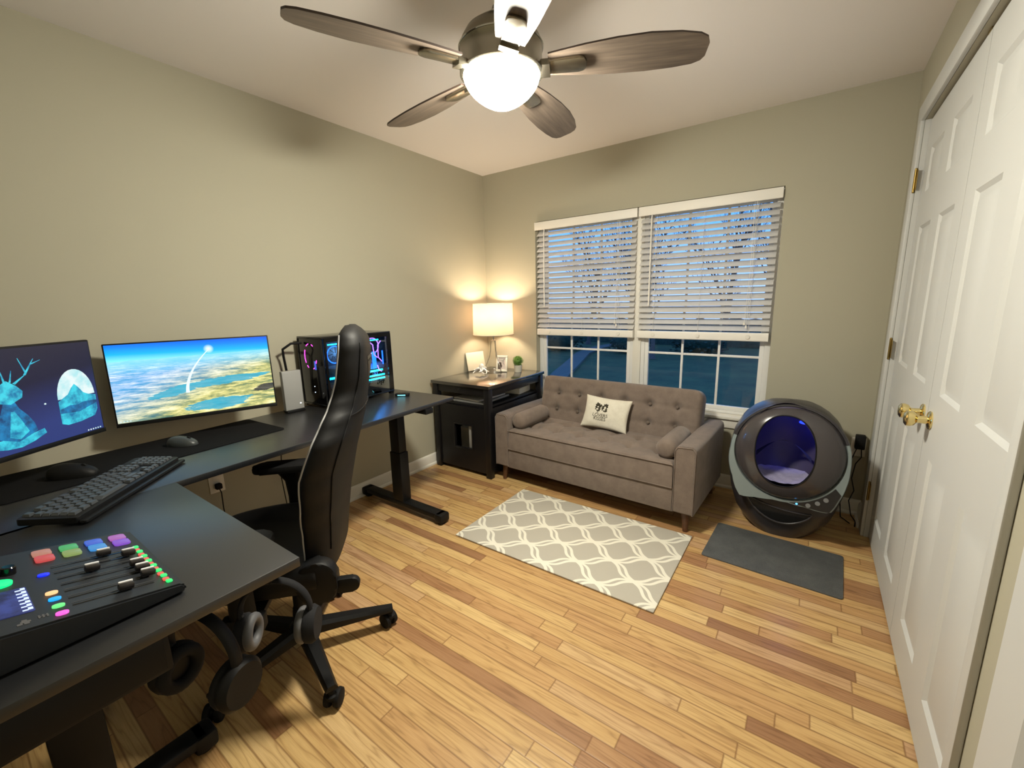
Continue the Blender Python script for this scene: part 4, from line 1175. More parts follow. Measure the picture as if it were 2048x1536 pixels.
# ---- keyboard
def keyboard():
    t = thing('keyboard', 'black full-size keyboard lying diagonally across the desk', 'keyboard', (.668, -2.880, DZ+.004), R(-45)); t.scale = (1.09, 1.1, 1)
    # local +x toward world (.7,-.7); user side is +y ... rows run along x
    L, Dp = .445, .135
    bm = NB(); X = rx(R(-4))
    prism(bm, rrect(L, Dp, .008), 0.002, .020, bev=.002, X=T((0, 0, .004)) @ X)
    body = obj('case', bm, 'kbbody', t, 30)
    bm = NB(); prism(bm, rrect(L, .020, .006, cy=Dp/2+.010), .001, .009, bev=.002); obj('wrist_lip', bm, 'kbbody', t, 30)
    u = .0188
    bm = NB(); a, b, hh = .0083, .0064, .0075
    lo = [bm.verts.new(p) for p in ((-a, -a, 0), (a, -a, 0), (a, a, 0), (-a, a, 0))]; hi = [bm.verts.new(p) for p in ((-b, -b, hh), (b, -b, hh), (b, b, hh), (-b, b, hh))]
    bm.faces.new(hi)
    for k in range(4): bm.faces.new((lo[k], lo[(k+1) % 4], hi[(k+1) % 4], hi[k]))
    bm.faces.new(lo[::-1])
    rows = []
    n = 0
    x0 = L/2-.012  # user's left is +x (user sits on +y side facing -y)
    first = None
    def key(cx, cy, wd, first):
        p = (T((0, 0, .004)) @ X) @ V((cx, cy, .0205))
        if first is None:
            o = obj('key', bm, 'keycap', t, 30, p, (R(-4), 0, 0))
        else:
            o = copychild(first, t, p)
        o.scale = (wd, 1, 1); return o
    widths = [[1, 0, 1.25, 1.25, 1.25, 1.25, 0, 1.25, 1.25, 1.25, 1.25, 1.25, 1],
              [1.2]*11+[1.8], [1.5]+[1.15]*10+[1.1], [1.8]+[1.2]*9+[1.8], [2.3]+[1.2]*8+[2.6], [1.4, 1.4, 1.4, 6.2, 1.3, 1.3, 1.3]]
    y_rows = [-.054, -.031, -.0121, .0067, .0255, .0443]
    for r_, ws in enumerate(widths):
        tot = sum(w if w else .6 for w in ws); k = 15.0/tot*u; x = x0
        for w in ws:
            if w: first = first or key(x-w*k/2, y_rows[r_], w*k/u*.97, None); 
            if w and not (n == 0): key(x-w*k/2, y_rows[r_], w*k/u*.97, first)
            if w: n += 1
            x -= (w if w else .6)*k
    for r_ in range(6):
        for c in range(3):
            if r_ in (3,) or (r_ == 4 and c != 1): continue
            key(x0-15.4*u-(c+.5)*u, y_rows[r_], .97, first)
    for r_ in range(1, 6):
        for c in range(4): key(x0-18.8*u-(c+.5)*u*.92, y_rows[r_], .9, first)
keyboard()

# ---- audio mixer
def mixer():
    t = thing('audio_mixer', 'black audio mixer with glowing colored pads on the near desk corner', 'mixer', (0, 0, 0))
    ang = -math.atan(.2)
    def PZ(y): return .775+.2*(-2.95-y)
    def X(x, y, dz=0): return T((x, y, PZ(y)+dz)) @ rx(ang)
    bm = NB(); x0, x1, y0, y1 = 1.108, 1.492, -3.275, -2.935
    sec = [(y1, DZ+.004), (y1, PZ(y1)-.006), (y1-.006, PZ(y1-.006)), (y0+.006, PZ(y0+.006)), (y0, PZ(y0)-.008), (y0, DZ+.004)]
    A = [bm.verts.new((x0, y, z)) for y, z in sec]; B = [bm.verts.new((x1, y, z)) for y, z in sec]
    for k in range(6): bm.faces.new((A[k], A[(k+1) % 6], B[(k+1) % 6], B[k]))
    fa, fb = bm.faces.new(A), bm.faces.new(B[::-1])
    bmesh.ops.bevel(bm, geom=[e for e in bm.edges], offset=.004, segments=2, affect='EDGES')
    obj('body', bm, 'mixer', t, 40)
    bm = NB()
    for (a, b) in ((x0+.03, y0+.03), (x1-.03, y0+.03), (x0+.03, y1-.03), (x1-.03, y1-.03)): cyl(bm, (a, b, DZ+.0005), (a, b, DZ+.005), .012, n=14)
    obj('rubber_foot', bm, 'rubber', t, 40)
    # pads
    cols = [((205, 140, 120), (225, 84, 84)), ((80, 190, 110), (150, 175, 100)), ((70, 110, 230), (70, 160, 235)), ((190, 110, 200), (150, 90, 225))]
    for k, (c1, c2) in enumerate(cols):
        y = -3.095+k*.0418
        for (x, c) in ((1.150, c1), (1.187, c2)):
            bm = NB(); prism(bm, rrect(.033, .029, .005), 0, .0045, bev=.001, X=X(x, y)); o = obj('pad', bm, emit('pad_glow', rgb(*c), .75), t, 40)
    # small lit keys beside the faders
    for k in range(8):
        x = 1.2335+k*.0324
        bm = NB(); prism(bm, rrect(.012, .010, .002), 0, .003, bev=.0006, X=X(x+.004, -2.9555)); obj('channel_key', bm, emit('key_green', rgb(50, 235, 120), 1.1), t, 40)
        if k:
            bm = NB(); prism(bm, rrect(.012, .010, .002), 0, .003, bev=.0006, X=X(x-.0085, -2.9575)); obj('channel_key', bm, emit('key_red', rgb(240, 100, 80), 1.0), t, 40)
    for (x, y, c) in ((1.276, -3.108, (10, 40, 255)), (1.374, -3.110, (255, 190, 130)), (1.404, -3.110, (20, 160, 235)), (1.437, -3.110, (100, 215, 120)), (1.470, -3.110, (245, 90, 200))):
        bm = NB(); prism(bm, rrect(.013, .017, .005), 0, .003, bev=.0006, X=X(x, y)); obj('source_key', bm, emit('source_glow', rgb(*c), 1.4), t, 40)
    # fader slots and caps
    bm = NB()
    for k in range(7):
        x = 1.246+k*.0338; b2(bm, -.0014, .0014, -.060, .060, 0, .0008, X=X(x, -3.035, .0))
        for s in (-1,):
            b2(bm, -.0006, .0006, -.062, .062, 0, .0006, m=1, X=X(x-.010, -3.033))
    obj('fader_slot', bm, ['gloss_black', 'mgrey'], t, 0)
    for (x, y) in ((1.246, -3.013), (1.279, -2.978), (1.315, -3.044), (1.346, -2.979), (1.379, -2.978), (1.412, -2.977), (1.448, -3.020)):
        bm = NB(); m0 = X(x, y)
        b2(bm, -.0085, .0085, -.012, .012, .003, .015, .003, X=m0); b2(bm, -.001, .001, -.002, .002, 0, .003, X=m0)
        prism(bm, rrect(.0055, .022, .0022), .0140, .0170, m=1, X=m0 @ T((-.0050, 0, 0)))
        obj('fader_cap', bm, ['fader', 'fader_line'], t, 40)
    bm = NB(); prism(bm, rrect(.115, .085, .004), 0, .0012, X=X(1.370, -3.178)); s = obj('display', bm, screen_art('mixer_display', rgb(20, 30, 84), rgb(56, 72, 150), .8), t, 0)
    bm = NB(); rnd = random.Random(2)
    for k in range(7):
        x = 1.322+k*.0155
        b2(bm, -.0045, .0045, -.003, .003, .0012, .0018, X=X(x, -3.141)); b2(bm, -.002, .002, -.006, .001, .0012, .0018, X=X(x+.004, -3.145))
    obj('display_text', bm, emit('display_white', rgb(190, 205, 255), 1.6), s, 0)
    bm = NB(); prism(bm, rrect(.034, .060, .015), 0, .005, bev=.001, X=X(1.276, -3.178)); o = obj('record_button', bm, emit('green_glow', rgb(0, 235, 130), 1.5), t, 40)
    for k in range(3):
        bm = NB(); lathe(bm, [(0, 0), (.012, 0), (.011, .014), (.009, .016), (0, .016)], 18, X=X(1.225, -3.150-.035*k)); obj('volume_knob', bm, 'gloss_black', t, 40)
    bm = NB()
    for k, (dx, dy) in enumerate(((0, 0), (.0055, -.004), (.0055, .004), (0, .006), (-.0055, .002))): b2(bm, -.0032, .0032, -.0032, .0032, 0, .0006, X=X(1.462+dx, -3.155+dy))
    obj('network_symbol', bm, 'mgrey', t, 0)
    bm = NB(); b2(bm, -.001, .001, -.006, .006, 0, .0006, X=X(1.458, -3.131))
    for k in range(3): b2(bm, -.006, .006, -.0012, .0012, 0, .0006, X=X(1.458, -3.136+.005*k))
    obj('card_symbol', bm, 'mgrey', t, 0)
    bm = NB(); b2(bm, -.0008, .0008, -.006, .006, 0, .0006, X=X(1.478, -3.19)); obj('dash_symbol', bm, 'mgrey', t, 0)
mixer()

# ------------------------------------------------------------------ gaming chair
def chair():
    cx, cy = 1.005, -2.485; a = 227
    t = thing('gaming_chair', 'black leather gaming chair turned toward the desk corner', 'chair', (cx, cy, 0), R(a-90))  # +y forward
    base = R(-(a-90))
    # star base: legs given as world angles
    wa = [57.5+72*k for k in range(5)]
    hub = NB(); lathe(hub, [(0, .075), (.045, .075), (.052, .085), (.05, .125), (.036, .135), (.03, .20), (0, .20)], 24); obj('hub', hub, 'steel_black', t, 40)
    for w in WAL:
        ang = R(w-(a-90)); c, s = math.cos(ang), math.sin(ang)
        bm = NB(); r0, r1 = .03, .335
        Xl = rz(ang)
        sec = []
        for k in range(7):
            q = k/6; r = r0+(r1-r0)*q; hw = .030-.010*q; zt = .128-.028*q-.004*q*q; zb = .082-.004*q
            P = [(hw, zb), (hw*1.0, zt-.012), (hw*.6, zt), (-hw*.6, zt), (-hw, zt-.012), (-hw, zb)]
            sec.append([bm.verts.new((r, p, z)) for p, z in P])
        for k in range(6):
            for j in range(6): bm.faces.new((sec[k][j], sec[k][(j+1) % 6], sec[k+1][(j+1) % 6], sec[k+1][j]))
        bm.faces.new(sec[0]); bm.faces.new(sec[-1][::-1]); bmesh.ops.transform(bm, matrix=Xl, verts=bm.verts)
        leg = obj('base_leg', bm, 'steel_black', t, 35)
        bm = NB(); X = T((.322*c, .322*s, 0)) @ rz(ang+R(50+w*1.3))
        for q in (-1, 1):
            lathe(bm, [(0, -.011), (.022, -.011), (.029, -.008), (.031, 0), (.029, .008), (.022, .011), (0, .011)], 24, X=X @ T((.012, q*.017, .031)) @ rx(R(90)))
        b2(bm, -.008, .03, -.006, .006, .026, .05, .003, X=X); lathe(bm, [(0, .045), (.02, .045), (.02, .055), (.011, .060), (.011, .085), (0, .085)], 14, X=X)
        obj('caster', bm, 'rubber', leg, 40)
    bm = NB(); cyl(bm, (0, 0, .19), (0, 0, .33), .026, n=20); cyl(bm, (0, 0, .33), (0, 0, .40), .018, n=20); obj('gas_lift', bm, 'steel_black', t, 40)
    bm = NB(); b2(bm, -.11, .11, -.14, .12, .375, .405, .008); b2(bm, -.06, .06, -.09, .07, .34, .38, .01)
    tube(bm, [(-.10, .03, .375), (-.21, .04, .37), (-.27, .05, .375)], [.006, .006, .010], 8); obj('tilt_mechanism', bm, 'steel_black', t, 40)
    # seat
    bm = NB()
    def seat(u, v):
        x = -1+2*u; y = -1+2*v
        px = .265*x*(1-.10*max(0, y)**2); py = .24*y+.10
        z = .495+.035*max(0, abs(x)-.55)/.45*(1-.5*max(0, y))
        e = 1-max(abs(x), abs(y))
        if e < .12: z -= .035*(1-e/.12)**2
        z -= .02*max(0, y)**3
        return (px, py, z)
    g = grid(bm, seat, 30, 30); loop = [r_[0] for r_ in g]+g[-1][1:]+[r_[-1] for r_ in g[:-1][::-1]]+g[0][1:-1][::-1]
    prev = loop
    for (k, z) in ((1.0, .455), (.97, .425), (.90, .41)):
        nx = [bm.verts.new((v.co.x*k if k < 1 else v.co.x*1.012, v.co.y*k if k < 1 else v.co.y*1.012, z)) for v in loop]
        for i in range(len(loop)): bm.faces.new((prev[i], prev[(i+1) % len(loop)], nx[(i+1) % len(loop)], nx[i]))
        prev = nx
    bm.faces.new(prev); obj('seat', bm, 'leather', t, 70)
    # backrest
    prof = [(.0, .200), (.08, .215), (.16, .225), (.26, .250), (.36, .275), (.42, .283), (.48, .277), (.54, .235), (.585, .185), (.63, .160), (.70, .158), (.77, .150), (.81, .132), (.835, .095), (.845, .05)]
    def hw(s):
        for i in range(len(prof)-1):
            if prof[i][0] <= s <= prof[i+1][0]:
                q = (s-prof[i][0])/(prof[i+1][0]-prof[i][0]); q = q*q*(3-2*q); return prof[i][1]*(1-q)+prof[i+1][1]*q
        return prof[-1][1]
    SH = .845
    def cen(s): # centre line position (y,z) of the backrest
        z = .44+s*.985
        tb = ((.40, .125), (.50, .14), (.65, .165), (.80, .20), (.90, .23), (1.0, .262), (1.1, .284), (1.2, .290), (1.30, .280))
        for i in range(len(tb)-1):
            if z <= tb[i+1][0]:
                q = (z-tb[i][0])/(tb[i+1][0]-tb[i][0]); return -(tb[i][1]*(1-q)+tb[i+1][1]*q), z
        return -tb[-1][1], z
    def pt(u, s, rear):
        # u -1..1 across
        w_ = hw(s); y, z = cen(s)
        fw = .045*max(0, 1-abs(s-.38)/.42)*abs(u)**2.6+.012*abs(u)**3   # wings curve forward
        th = (.050-.006*min(1, max(0, (s-.5)/.1)))*(1-abs(u)**6)**.5
        top = max(0, (s-.78)/.065); th *= (1-.75*min(1, top)**2)
        x = w_*u
        yy = y+fw+(-th if rear else th*.9)
        return V((x, yy, z))
    bm = NB(); ns = 60; nu = 26; rings = []
    for i in range(ns+1):
        s = SH*i/ns; ring = []
        for k in range(nu+1): ring.append(pt(math.sin((-1+2*k/nu)*PI/2), s, True))
        for k in range(1, nu): ring.append(pt(math.sin((1-2*k/nu)*PI/2), s, False))
        rings.append([bm.verts.new(p) for p in ring])
    nn = len(rings[0])
    for i in range(ns):
        for k in range(nn): bm.faces.new((rings[i][k], rings[i][(k+1) % nn], rings[i+1][(k+1) % nn], rings[i+1][k]))
    bm.faces.new(rings[0]); bm.faces.new(rings[-1][::-1])
    bk = obj('backrest', bm, 'leather', t, 70)
    bm = NB()
    for q in (-1, 1):
        tube(bm, [pt(q*.985, SH*k/60, False)+V((q*.004, .006, 0)) for k in range(4, 59)], .0026, 6)
    obj('edge_piping', bm, 'piping', bk, 60)
    bm = NB()
    for q in (-1, 1):
        tube(bm, [pt(q*.80, SH*k/60, True)+V((0, -.0015, 0)) for k in range(6, 57)], .0024, 6)
    tube(bm, [pt(-.8+1.6*k/20, .555, True)+V((0, -.0015, 0)) for k in range(21)], .0022, 6)
    obj('seam_stitching', bm, 'leather', bk, 60)
    # emblem on the rear of the head section
    bm = NB()
    def ep(x, s): 
        p = pt(x/hw(s), s, True); return p+V((0, -.0025, 0))
    for poly in ([(-.052, .735), (-.052, .722), (.052, .722), (.052, .735)], [(-.040, .715), (-.012, .715), (-.012, .670), (-.030, .655)], [(-.004, .715), (.040, .715), (.030, .690), (-.004, .672)]):
        bm.faces.new([bm.verts.new(ep(x, s)) for x, s in poly])
    obj('emblem', bm, mat('emblem_grey', rgb(20, 20, 21), .35), bk, 0)
    # hinge covers and recline lever
    for q in (-1, 1):
        bm = NB(); X = T((q*.236, -.138 if q < 0 else -.085, .452)) @ ry(R(90))
        prism(bm, rrect(.15, .125, .055, 8), -.026, .026, bev=.010, X=X); obj('hinge_cover', bm, 'black', t, 40)
    bm = NB(); prism(bm, rrect(.05, .085, .022, 6), -.012, .012, bev=.004, X=T((-.236, -.225, .425)) @ ry(R(90)))
    obj('recline_lever', bm, 'black', t, 40)
    for q in (-1, 1):
        bm = NB(); x = q*.315
        b2(bm, x-.02, x+.02, -.0, .12, .37, .42, .008); b2(bm, q*.12, x, .02, .10, .378, .398, .004)
        tube(bm, [(x, .06, .40), (x, .06, .52), (x, .065, .60), (x, .075, .645)], [.038, .036, .038, .055], 14, sq=.6)
        ap = obj('armrest_post', bm, 'black', t, 40)
        bm = NB(); prism(bm, rrect(.098, .27, .04, 6), .645, .672, bev=.008, X=T((x, .085, 0))); obj('armrest_pad', bm, 'rubber', t, 40)
WAL = [-23+4, 0, 0, 0, 0]
# caster directions measured on the floor around the hub
c0 = V((1.005, -2.485, 0)); a1 = math.degrees(math.atan2(-2.2-c0.y, 1.186-c0.x)); a2 = math.degrees(math.atan2(-2.578-c0.y, 1.334-c0.x))
mid = (a1+a2)/2
WAL = [mid+36+72*k for k in range(5)]
chair()

# ------------------------------------------------------------------ headsets hanging under the desk corner
def headset(label, loc, rot, mk, cup, sc=1.0, ring=False):
    t = thing('headset', label, 'headset', loc, 0, 'headsets hanging under the desk'); t.rotation_euler = rot
    r = .085*sc; bm = NB()
    pts = [(r*math.cos(R(k)), 0, r*1.05*math.sin(R(k))) for k in range(-15, 196, 10)]
    tube(bm, [(x, y, z-r*1.05) for x, y, z in pts], .012*sc, 10, sq=.55); obj('headband', bm, mk, t, 50)
    for q in (-1, 1):
        bm = NB(); X = T((q*r*.97, 0, -.14*sc)) @ ry(R(90))
        lathe(bm, [(0, -.018), (.030*sc, -.018), (.046*sc, -.010), (.048*sc, .004), (.040*sc, .016), (0, .016)], 26, X=X); e = obj('ear_cup', bm, mk, t, 50)
        bm = NB(); X = T((q*(r*.97-.020), 0, -.14*sc)) @ ry(R(90))
        tube(bm, [V((.034*sc*math.cos(R(k)), .034*sc*math.sin(R(k)), 0)) for k in range(0, 360, 15)], .0125*sc, 10, closed=True, X=X); obj('ear_cushion', bm, cup, e, 60)
        bm = NB(); tube(bm, [(q*r*.97, 0, -.085*sc), (q*r*1.0, 0, -.10*sc)], .007, 8); obj('slider', bm, cup, t, 50)
    bm = NB(); tube(bm, [(0, .012, .004), (0, -.012, .004)], .006, 8); tube(bm, [(0, .0, .004), (0, 0, .040)], .004, 8)
    obj('hook', bm, 'steel_black', t, 50)
    return t
headset('matte black headset hanging under the desk, the one farther left', (1.47, -2.925, .682), (0, 0, R(20)), 'black', 'dgrey', 1.15)
headset('dark grey headset hanging under the desk tip, nearer the chair', (1.50, -2.775, .682), (0, 0, R(45)), 'dgrey', 'mgrey', .95)

# ------------------------------------------------------------------ litter globe
def robot():
    t = thing('litter_globe', 'charcoal self-cleaning litter globe with round blue-lit opening', 'litter box', (2.470, -.325, 0), R(3))
    key = [(0, .15), (.03, .19), (.10, .24), (.20, .272), (.32, .290), (.45, .293), (.55, .275), (.64, .232), (.70, .175), (.735, .105), (.75, .0)]
    def a_(z):
        for i in range(len(key)-1):
            if key[i][0] <= z <= key[i+1][0]:
                q = (z-key[i][0])/(key[i+1][0]-key[i][0]); return key[i][1]*(1-q)+key[i+1][1]*q
        return 0
    n = 2.6
    def front_clip(z): return -.215-.02*min(1, z/.3)+max(0, z-.32)*.10
    def b_(z): return max(a_(z)*.95, min(.215+.3*z, .262)) if z < .5 else a_(z)*.95
    def shell(x, z, sgn=-1):
        a = a_(z)*.995; 
        if abs(x) >= a: return 0
        return sgn*b_(z)*(1-(abs(x)/a)**n)**(1/n)
    bm = NB(); rings = []
    NZ = 44; NA = 72
    for i in range(NZ+1):
        q = i/NZ; z = .75*(math.sin((q-.5)*PI)+1)/2 if False else .75*q
        a = max(a_(z), .004)
        if q > .9: 
            z = .675+.075*math.sin((q-.9)/.1*PI/2); a = max(.004, a_(min(z, .7499)))
        ring = []
        for k in range(NA):
            th = 2*PI*k/NA; c, s = math.cos(th), math.sin(th)
            x = a*math.copysign(abs(c)**(2/n), c); y = (b_(z) if q <= .9 else a*.95)*math.copysign(abs(s)**(2/n), s)
            if z > .27: y = max(y, front_clip(z))
            ring.append(bm.verts.new((x, y, z)))
        rings.append(ring)
    for i in range(NZ):
        zz = rings[i][0].co.z
        for k in range(NA):
            q4 = (rings[i][k], rings[i][(k+1) % NA], rings[i+1][(k+1) % NA], rings[i+1][k])
            cz = sum(v.co.z for v in q4)/4; cx = sum(v.co.x for v in q4)/4; cyy = sum(v.co.y for v in q4)/4
            # hole for the globe mouth
            if cyy < -.10 and (cx/.225)**2+((cz-.51)/.21)**2 < 1: continue
            bm.faces.new(q4)
    bm.faces.new(rings[0]); bm.faces.new(rings[-1])
    obj('base_shell', bm, 'robot', t, 60)
    # tilted front plane frame: origin at globe centre
    tl = math.atan(.10)
    X = T((.000, -.262, .508)) @ rx(-tl)     # local x right, z up, -y out
    RD = .250
    hc = (-.018, .020); hr = (.134, .188)
    bm = NB()
    def dome(u, v):
        th = 2*PI*u; ex, ez = RD*math.cos(th), RD*math.sin(th)
        sq = 1 if math.sin(th) > -.6 else 1
        hx, hz = hc[0]+hr[0]*math.copysign(abs(math.cos(th))**.9, math.cos(th)), hc[1]+hr[1]*math.copysign(abs(math.sin(th))**.9, math.sin(th))
        x = hx+(ex-hx)*v; z = hz+(ez-hz)*v
        r = math.hypot(x/RD, z/(RD)); y = -.10*math.sqrt(max(0, 1-r*r*.98))+.012
        if v == 0: y += .0
        return (x, y, z)
    grid(bm, dome, 72, 14, closeu=True, X=X)
    dm = obj('globe_front', bm, 'robot_dome', t, 70)
    bm = NB(); tube(bm, [X @ V(dome(k/64, 0)) for k in range(64)], .003, 8, closed=True); obj('opening_rim', bm, 'rubber', dm, 70)
    # interior bowl
    bm = NB()
    def inner(u, v):
        th = 2*PI*u; hx, hz = hc[0]+hr[0]*math.cos(th), hc[1]+hr[1]*math.sin(th)
        if v < .25:
            q = v/.25; k = 1+.35*q; return V((hc[0]+(hx-hc[0])*k, dome(u, 0)[1]+.004+.05*q, hc[1]+(hz-hc[1])*k))
        q = (v-.25)/.75; k = 1.35*math.cos(q*PI/2)**.8 if q < 1 else 0
        return V((hc[0]+(hx-hc[0])*k, -.03+.28*math.sin(q*PI/2), hc[1]+(hz-hc[1])*k))
    grid(bm, inner, 48, 18, closeu=True, X=X); obj('globe_liner', bm, 'robot_in', t, 70)
    bm = NB()
    def mound(u, v):
        v = .02+.98*v; y = -.025+.22*v; wd = .125*math.sqrt(max(.05, 1-((v-.3)/1.0)**2))
        x = hc[0]+wd*(-1+2*u)
        z = -.163+.045*abs(-1+2*u)**2.2+.04*math.sin(PI*u)*(v)+.006*noise.noise(V((u*9, v*9, 2)))
        return (x, y, z)
    grid(bm, mound, 24, 18, X=X); lt = obj('litter', bm, 'litter', t, 60); lt['kind'] = 'stuff'
    bm = NB()
    def step(u, v): return (hc[0]-.13+.26*u, .06+.05*v, -.05+.11*math.sin(PI*u)*(1-.3*v)+.02*v)
    grid(bm, step, 24, 4, X=X); obj('sifting_screen', bm, mat('screen_grey_blue', rgb(62, 66, 92), .5), t, 60)
    bm = NB(); sphere(bm, (.060, .075, .165), (.022, .012, .010), seg=12, X=X); obj('night_light', bm, emit('deep_blue_glow', rgb(20, 40, 255), 6), t, 60)
    p = X @ V((.065, .10, .15)); light('globe_glow', 'POINT', p, .55, (.05, .08, 1), t, shadow_soft_size=.02)
    # bezel
    outl = [(-.275, 0), (-.272, -.08), (-.255, -.17), (-.235, -.235), (-.209, -.279), (-.13, -.272), (-.05, -.267), (.02, -.269), (.10, -.277), (.17, -.287), (.208, -.285), (.240, -.21), (.262, -.13), (.270, -.05), (.270, 0), (.19, .19), (0, .268), (-.19, .19), (-.275, .0001)]
    ctrl = sorted((math.degrees(math.atan2(z, x)), math.hypot(x, z)) for x, z in outl); ctrl[0] = (-180, .275)
    def Rr(dg):
        for i in range(len(ctrl)-1):
            if ctrl[i][0] <= dg <= ctrl[i+1][0]:
                q = (dg-ctrl[i][0])/(ctrl[i+1][0]-ctrl[i][0]+1e-9); return ctrl[i][1]*(1-q)+ctrl[i+1][1]*q
        return .275
    bm = NB()
    def bez(u, v):
        dg = -180+360*u; th = R(dg); r0 = RD+.001
        ro = Rr(dg if dg < 180 else 180)
        zs = 1.0
        if v <= .001: r, y = r0, .004
        elif v < .35: r, y = r0+.004, -.010
        elif v < .75: r, y = ro-.004, -.008
        elif v < .9: r, y = ro, .002
        else: r, y = ro-.004, .05
        return (r*math.cos(th), y, r*zs*math.sin(th))
    g = [[bm.verts.new(bez(i/96, v)) for v in (0, .3, .5, .8, 1)] for i in range(96)]
    for i in range(96):
        for j in range(4):
            f = bm.faces.new((g[i][j], g[(i+1) % 96][j], g[(i+1) % 96][j+1], g[i][j+1]))
            dg = -180+360*i/96; f.material_index = 1 if 15 < dg < 165 else 0
    bmesh.ops.transform(bm, matrix=X, verts=bm.verts)
    bz = obj('bezel', bm, ['robot_grey', 'robot'], t, 50); bz['label'] = 'pale grey bezel ring'
    # control panel
    bm = NB(); pts = []
    for dg in range(-84, -33, 5): pts.append(((RD+.012)*math.cos(R(dg)), (RD+.012)*math.sin(R(dg))))
    for dg in range(-36, -78, -6): pts.append(((Rr(dg)-.010)*math.cos(R(dg)), (Rr(dg)-.010)*math.sin(R(dg))))
    prism(bm, pts, 0, .004, X=X @ T((0, -.008, 0)) @ rx(R(90))); cp = obj('control_panel', bm, 'panel', t, 30)
    for dg in (-67, -58, -49.5):
        bm = NB(); lathe(bm, [(0, 0), (.0115, 0), (.011, .003), (0, .0035)], 20, X=X @ T((.282*math.cos(R(dg)), -.012, .282*math.sin(R(dg)))) @ rx(R(90))); obj('button', bm, 'btn_grey', cp, 40)
    bm = NB(); sphere(bm, (.268*math.cos(R(-77)), -.013, .268*math.sin(R(-77))), (.005, .002, .004), seg=10, X=X); obj('indicator_light', bm, emit('cyan_indicator', rgb(60, 170, 255), 8), cp, 40)
    # waste drawer
    def patch(x, z, off): return (x, shell(x, z)-off, z)
    bm = NB()
    def dr(u, v):
        x = -.175+.31*u; top = .222-.045*u-.012*math.sin(PI*u); bot = top-.085*math.sin(PI*min(1, max(0, u)))**.7-.004
        z = top+(bot-top)*v
        return patch(x, max(z, .02), .004-.0)
    grid(bm, dr, 36, 10); dw = obj('waste_drawer', bm, mat('drawer_black', rgb(20, 20, 22), .4), t, 60)
    bm = NB(); tube(bm, [V(dr(k/36, 1)) for k in range(37)], .006, 8); tube(bm, [V(dr(k/36, 0)) for k in range(37)], .004, 8); obj('drawer_lip', bm, 'robot', dw, 60)
    bm = NB(); 
    for q in (-1, 1):
        cyl(bm, (q*.10, -.06, 0), (q*.10, -.06, .02), .02, n=14); cyl(bm, (q*.10, .08, 0), (q*.10, .08, .02), .02, n=14)
    obj('foot', bm, 'rubber', t, 40)
robot()

# ------------------------------------------------------------------ wall outlets, plugs, cords
def outlet(name_lab, loc, rotz):
    t = thing('wall_outlet', name_lab, 'outlet', loc, rotz, 'wall outlets')
    bm = NB(); b2(bm, -.036, .036, -.006, 0, -.058, .058, .003); obj('cover_plate', bm, 'white', t, 30)
    bm = NB()
    for z in (-.02, .02): b2(bm, -.016, .016, -.0075, -.006, z-.013, z+.013, .002)
    obj('socket_face', bm, 'white', t, 30)
outlet('white wall outlet under the desk on the left wall', (0, -2.37, .43), R(90))
outlet('white wall outlet in the right corner behind the litter globe', (2.822, 0, .43), 0)
def adapter(lab, loc, rotz, s, cord, name='power_adapter'):
    t = thing(name, lab, 'adapter', loc, rotz)
    bm = NB(); b2(bm, -s[0]/2, s[0]/2, -s[1], 0, -s[2]/2, s[2]/2, .006); obj('block', bm, 'rubber', t, 30)
    for c in cord:
        bm = NB(); tube(bm, c, .0028, 6); obj('cord', bm, 'rubber', t, 60)
adapter('black power adapter plugged in beside the closet corner', (2.825, -.008, .47), 0, (.048, .045, .085),
        [[(.01, -.03, -.04), (.014, -.035, -.09), (-.01, -.05, -.13), (-.02, -.06, -.22), (.0, -.05, -.30), (-.02, -.07, -.36), (.0, -.06, -.455), (.02, -.12, -.466), (.012, -.19, -.466)],
         [(-.012, -.03, -.04), (-.03, -.05, -.10), (-.035, -.06, -.20), (-.04, -.07, -.30), (-.06, -.08, -.38), (-.05, -.09, -.466), (-.01, -.16, -.466)]])
adapter('small black plug with hanging cord in the outlet below the desk', (.008, -2.37, .41), R(90), (.03, .03, .03),
        [[(0, -.02, -.01), (.0, -.04, -.03), (.0, -.035, -.12), (.01, -.03, -.30), (0, -.04, -.40), (-.08, -.06, -.406)]])
bm = NB()
tube(bm, [(.06, -2.02, .70), (.055, -2.04, .55), (.05, -2.06, .35), (.06, -2.05, .12), (.08, -2.0, .004), (.10, -1.85, .004)], .003, 6)
tag(obj('desk_cable', bm, 'rubber', None, 60), 'thin black cable hanging down the left wall behind the chair', 'cable')

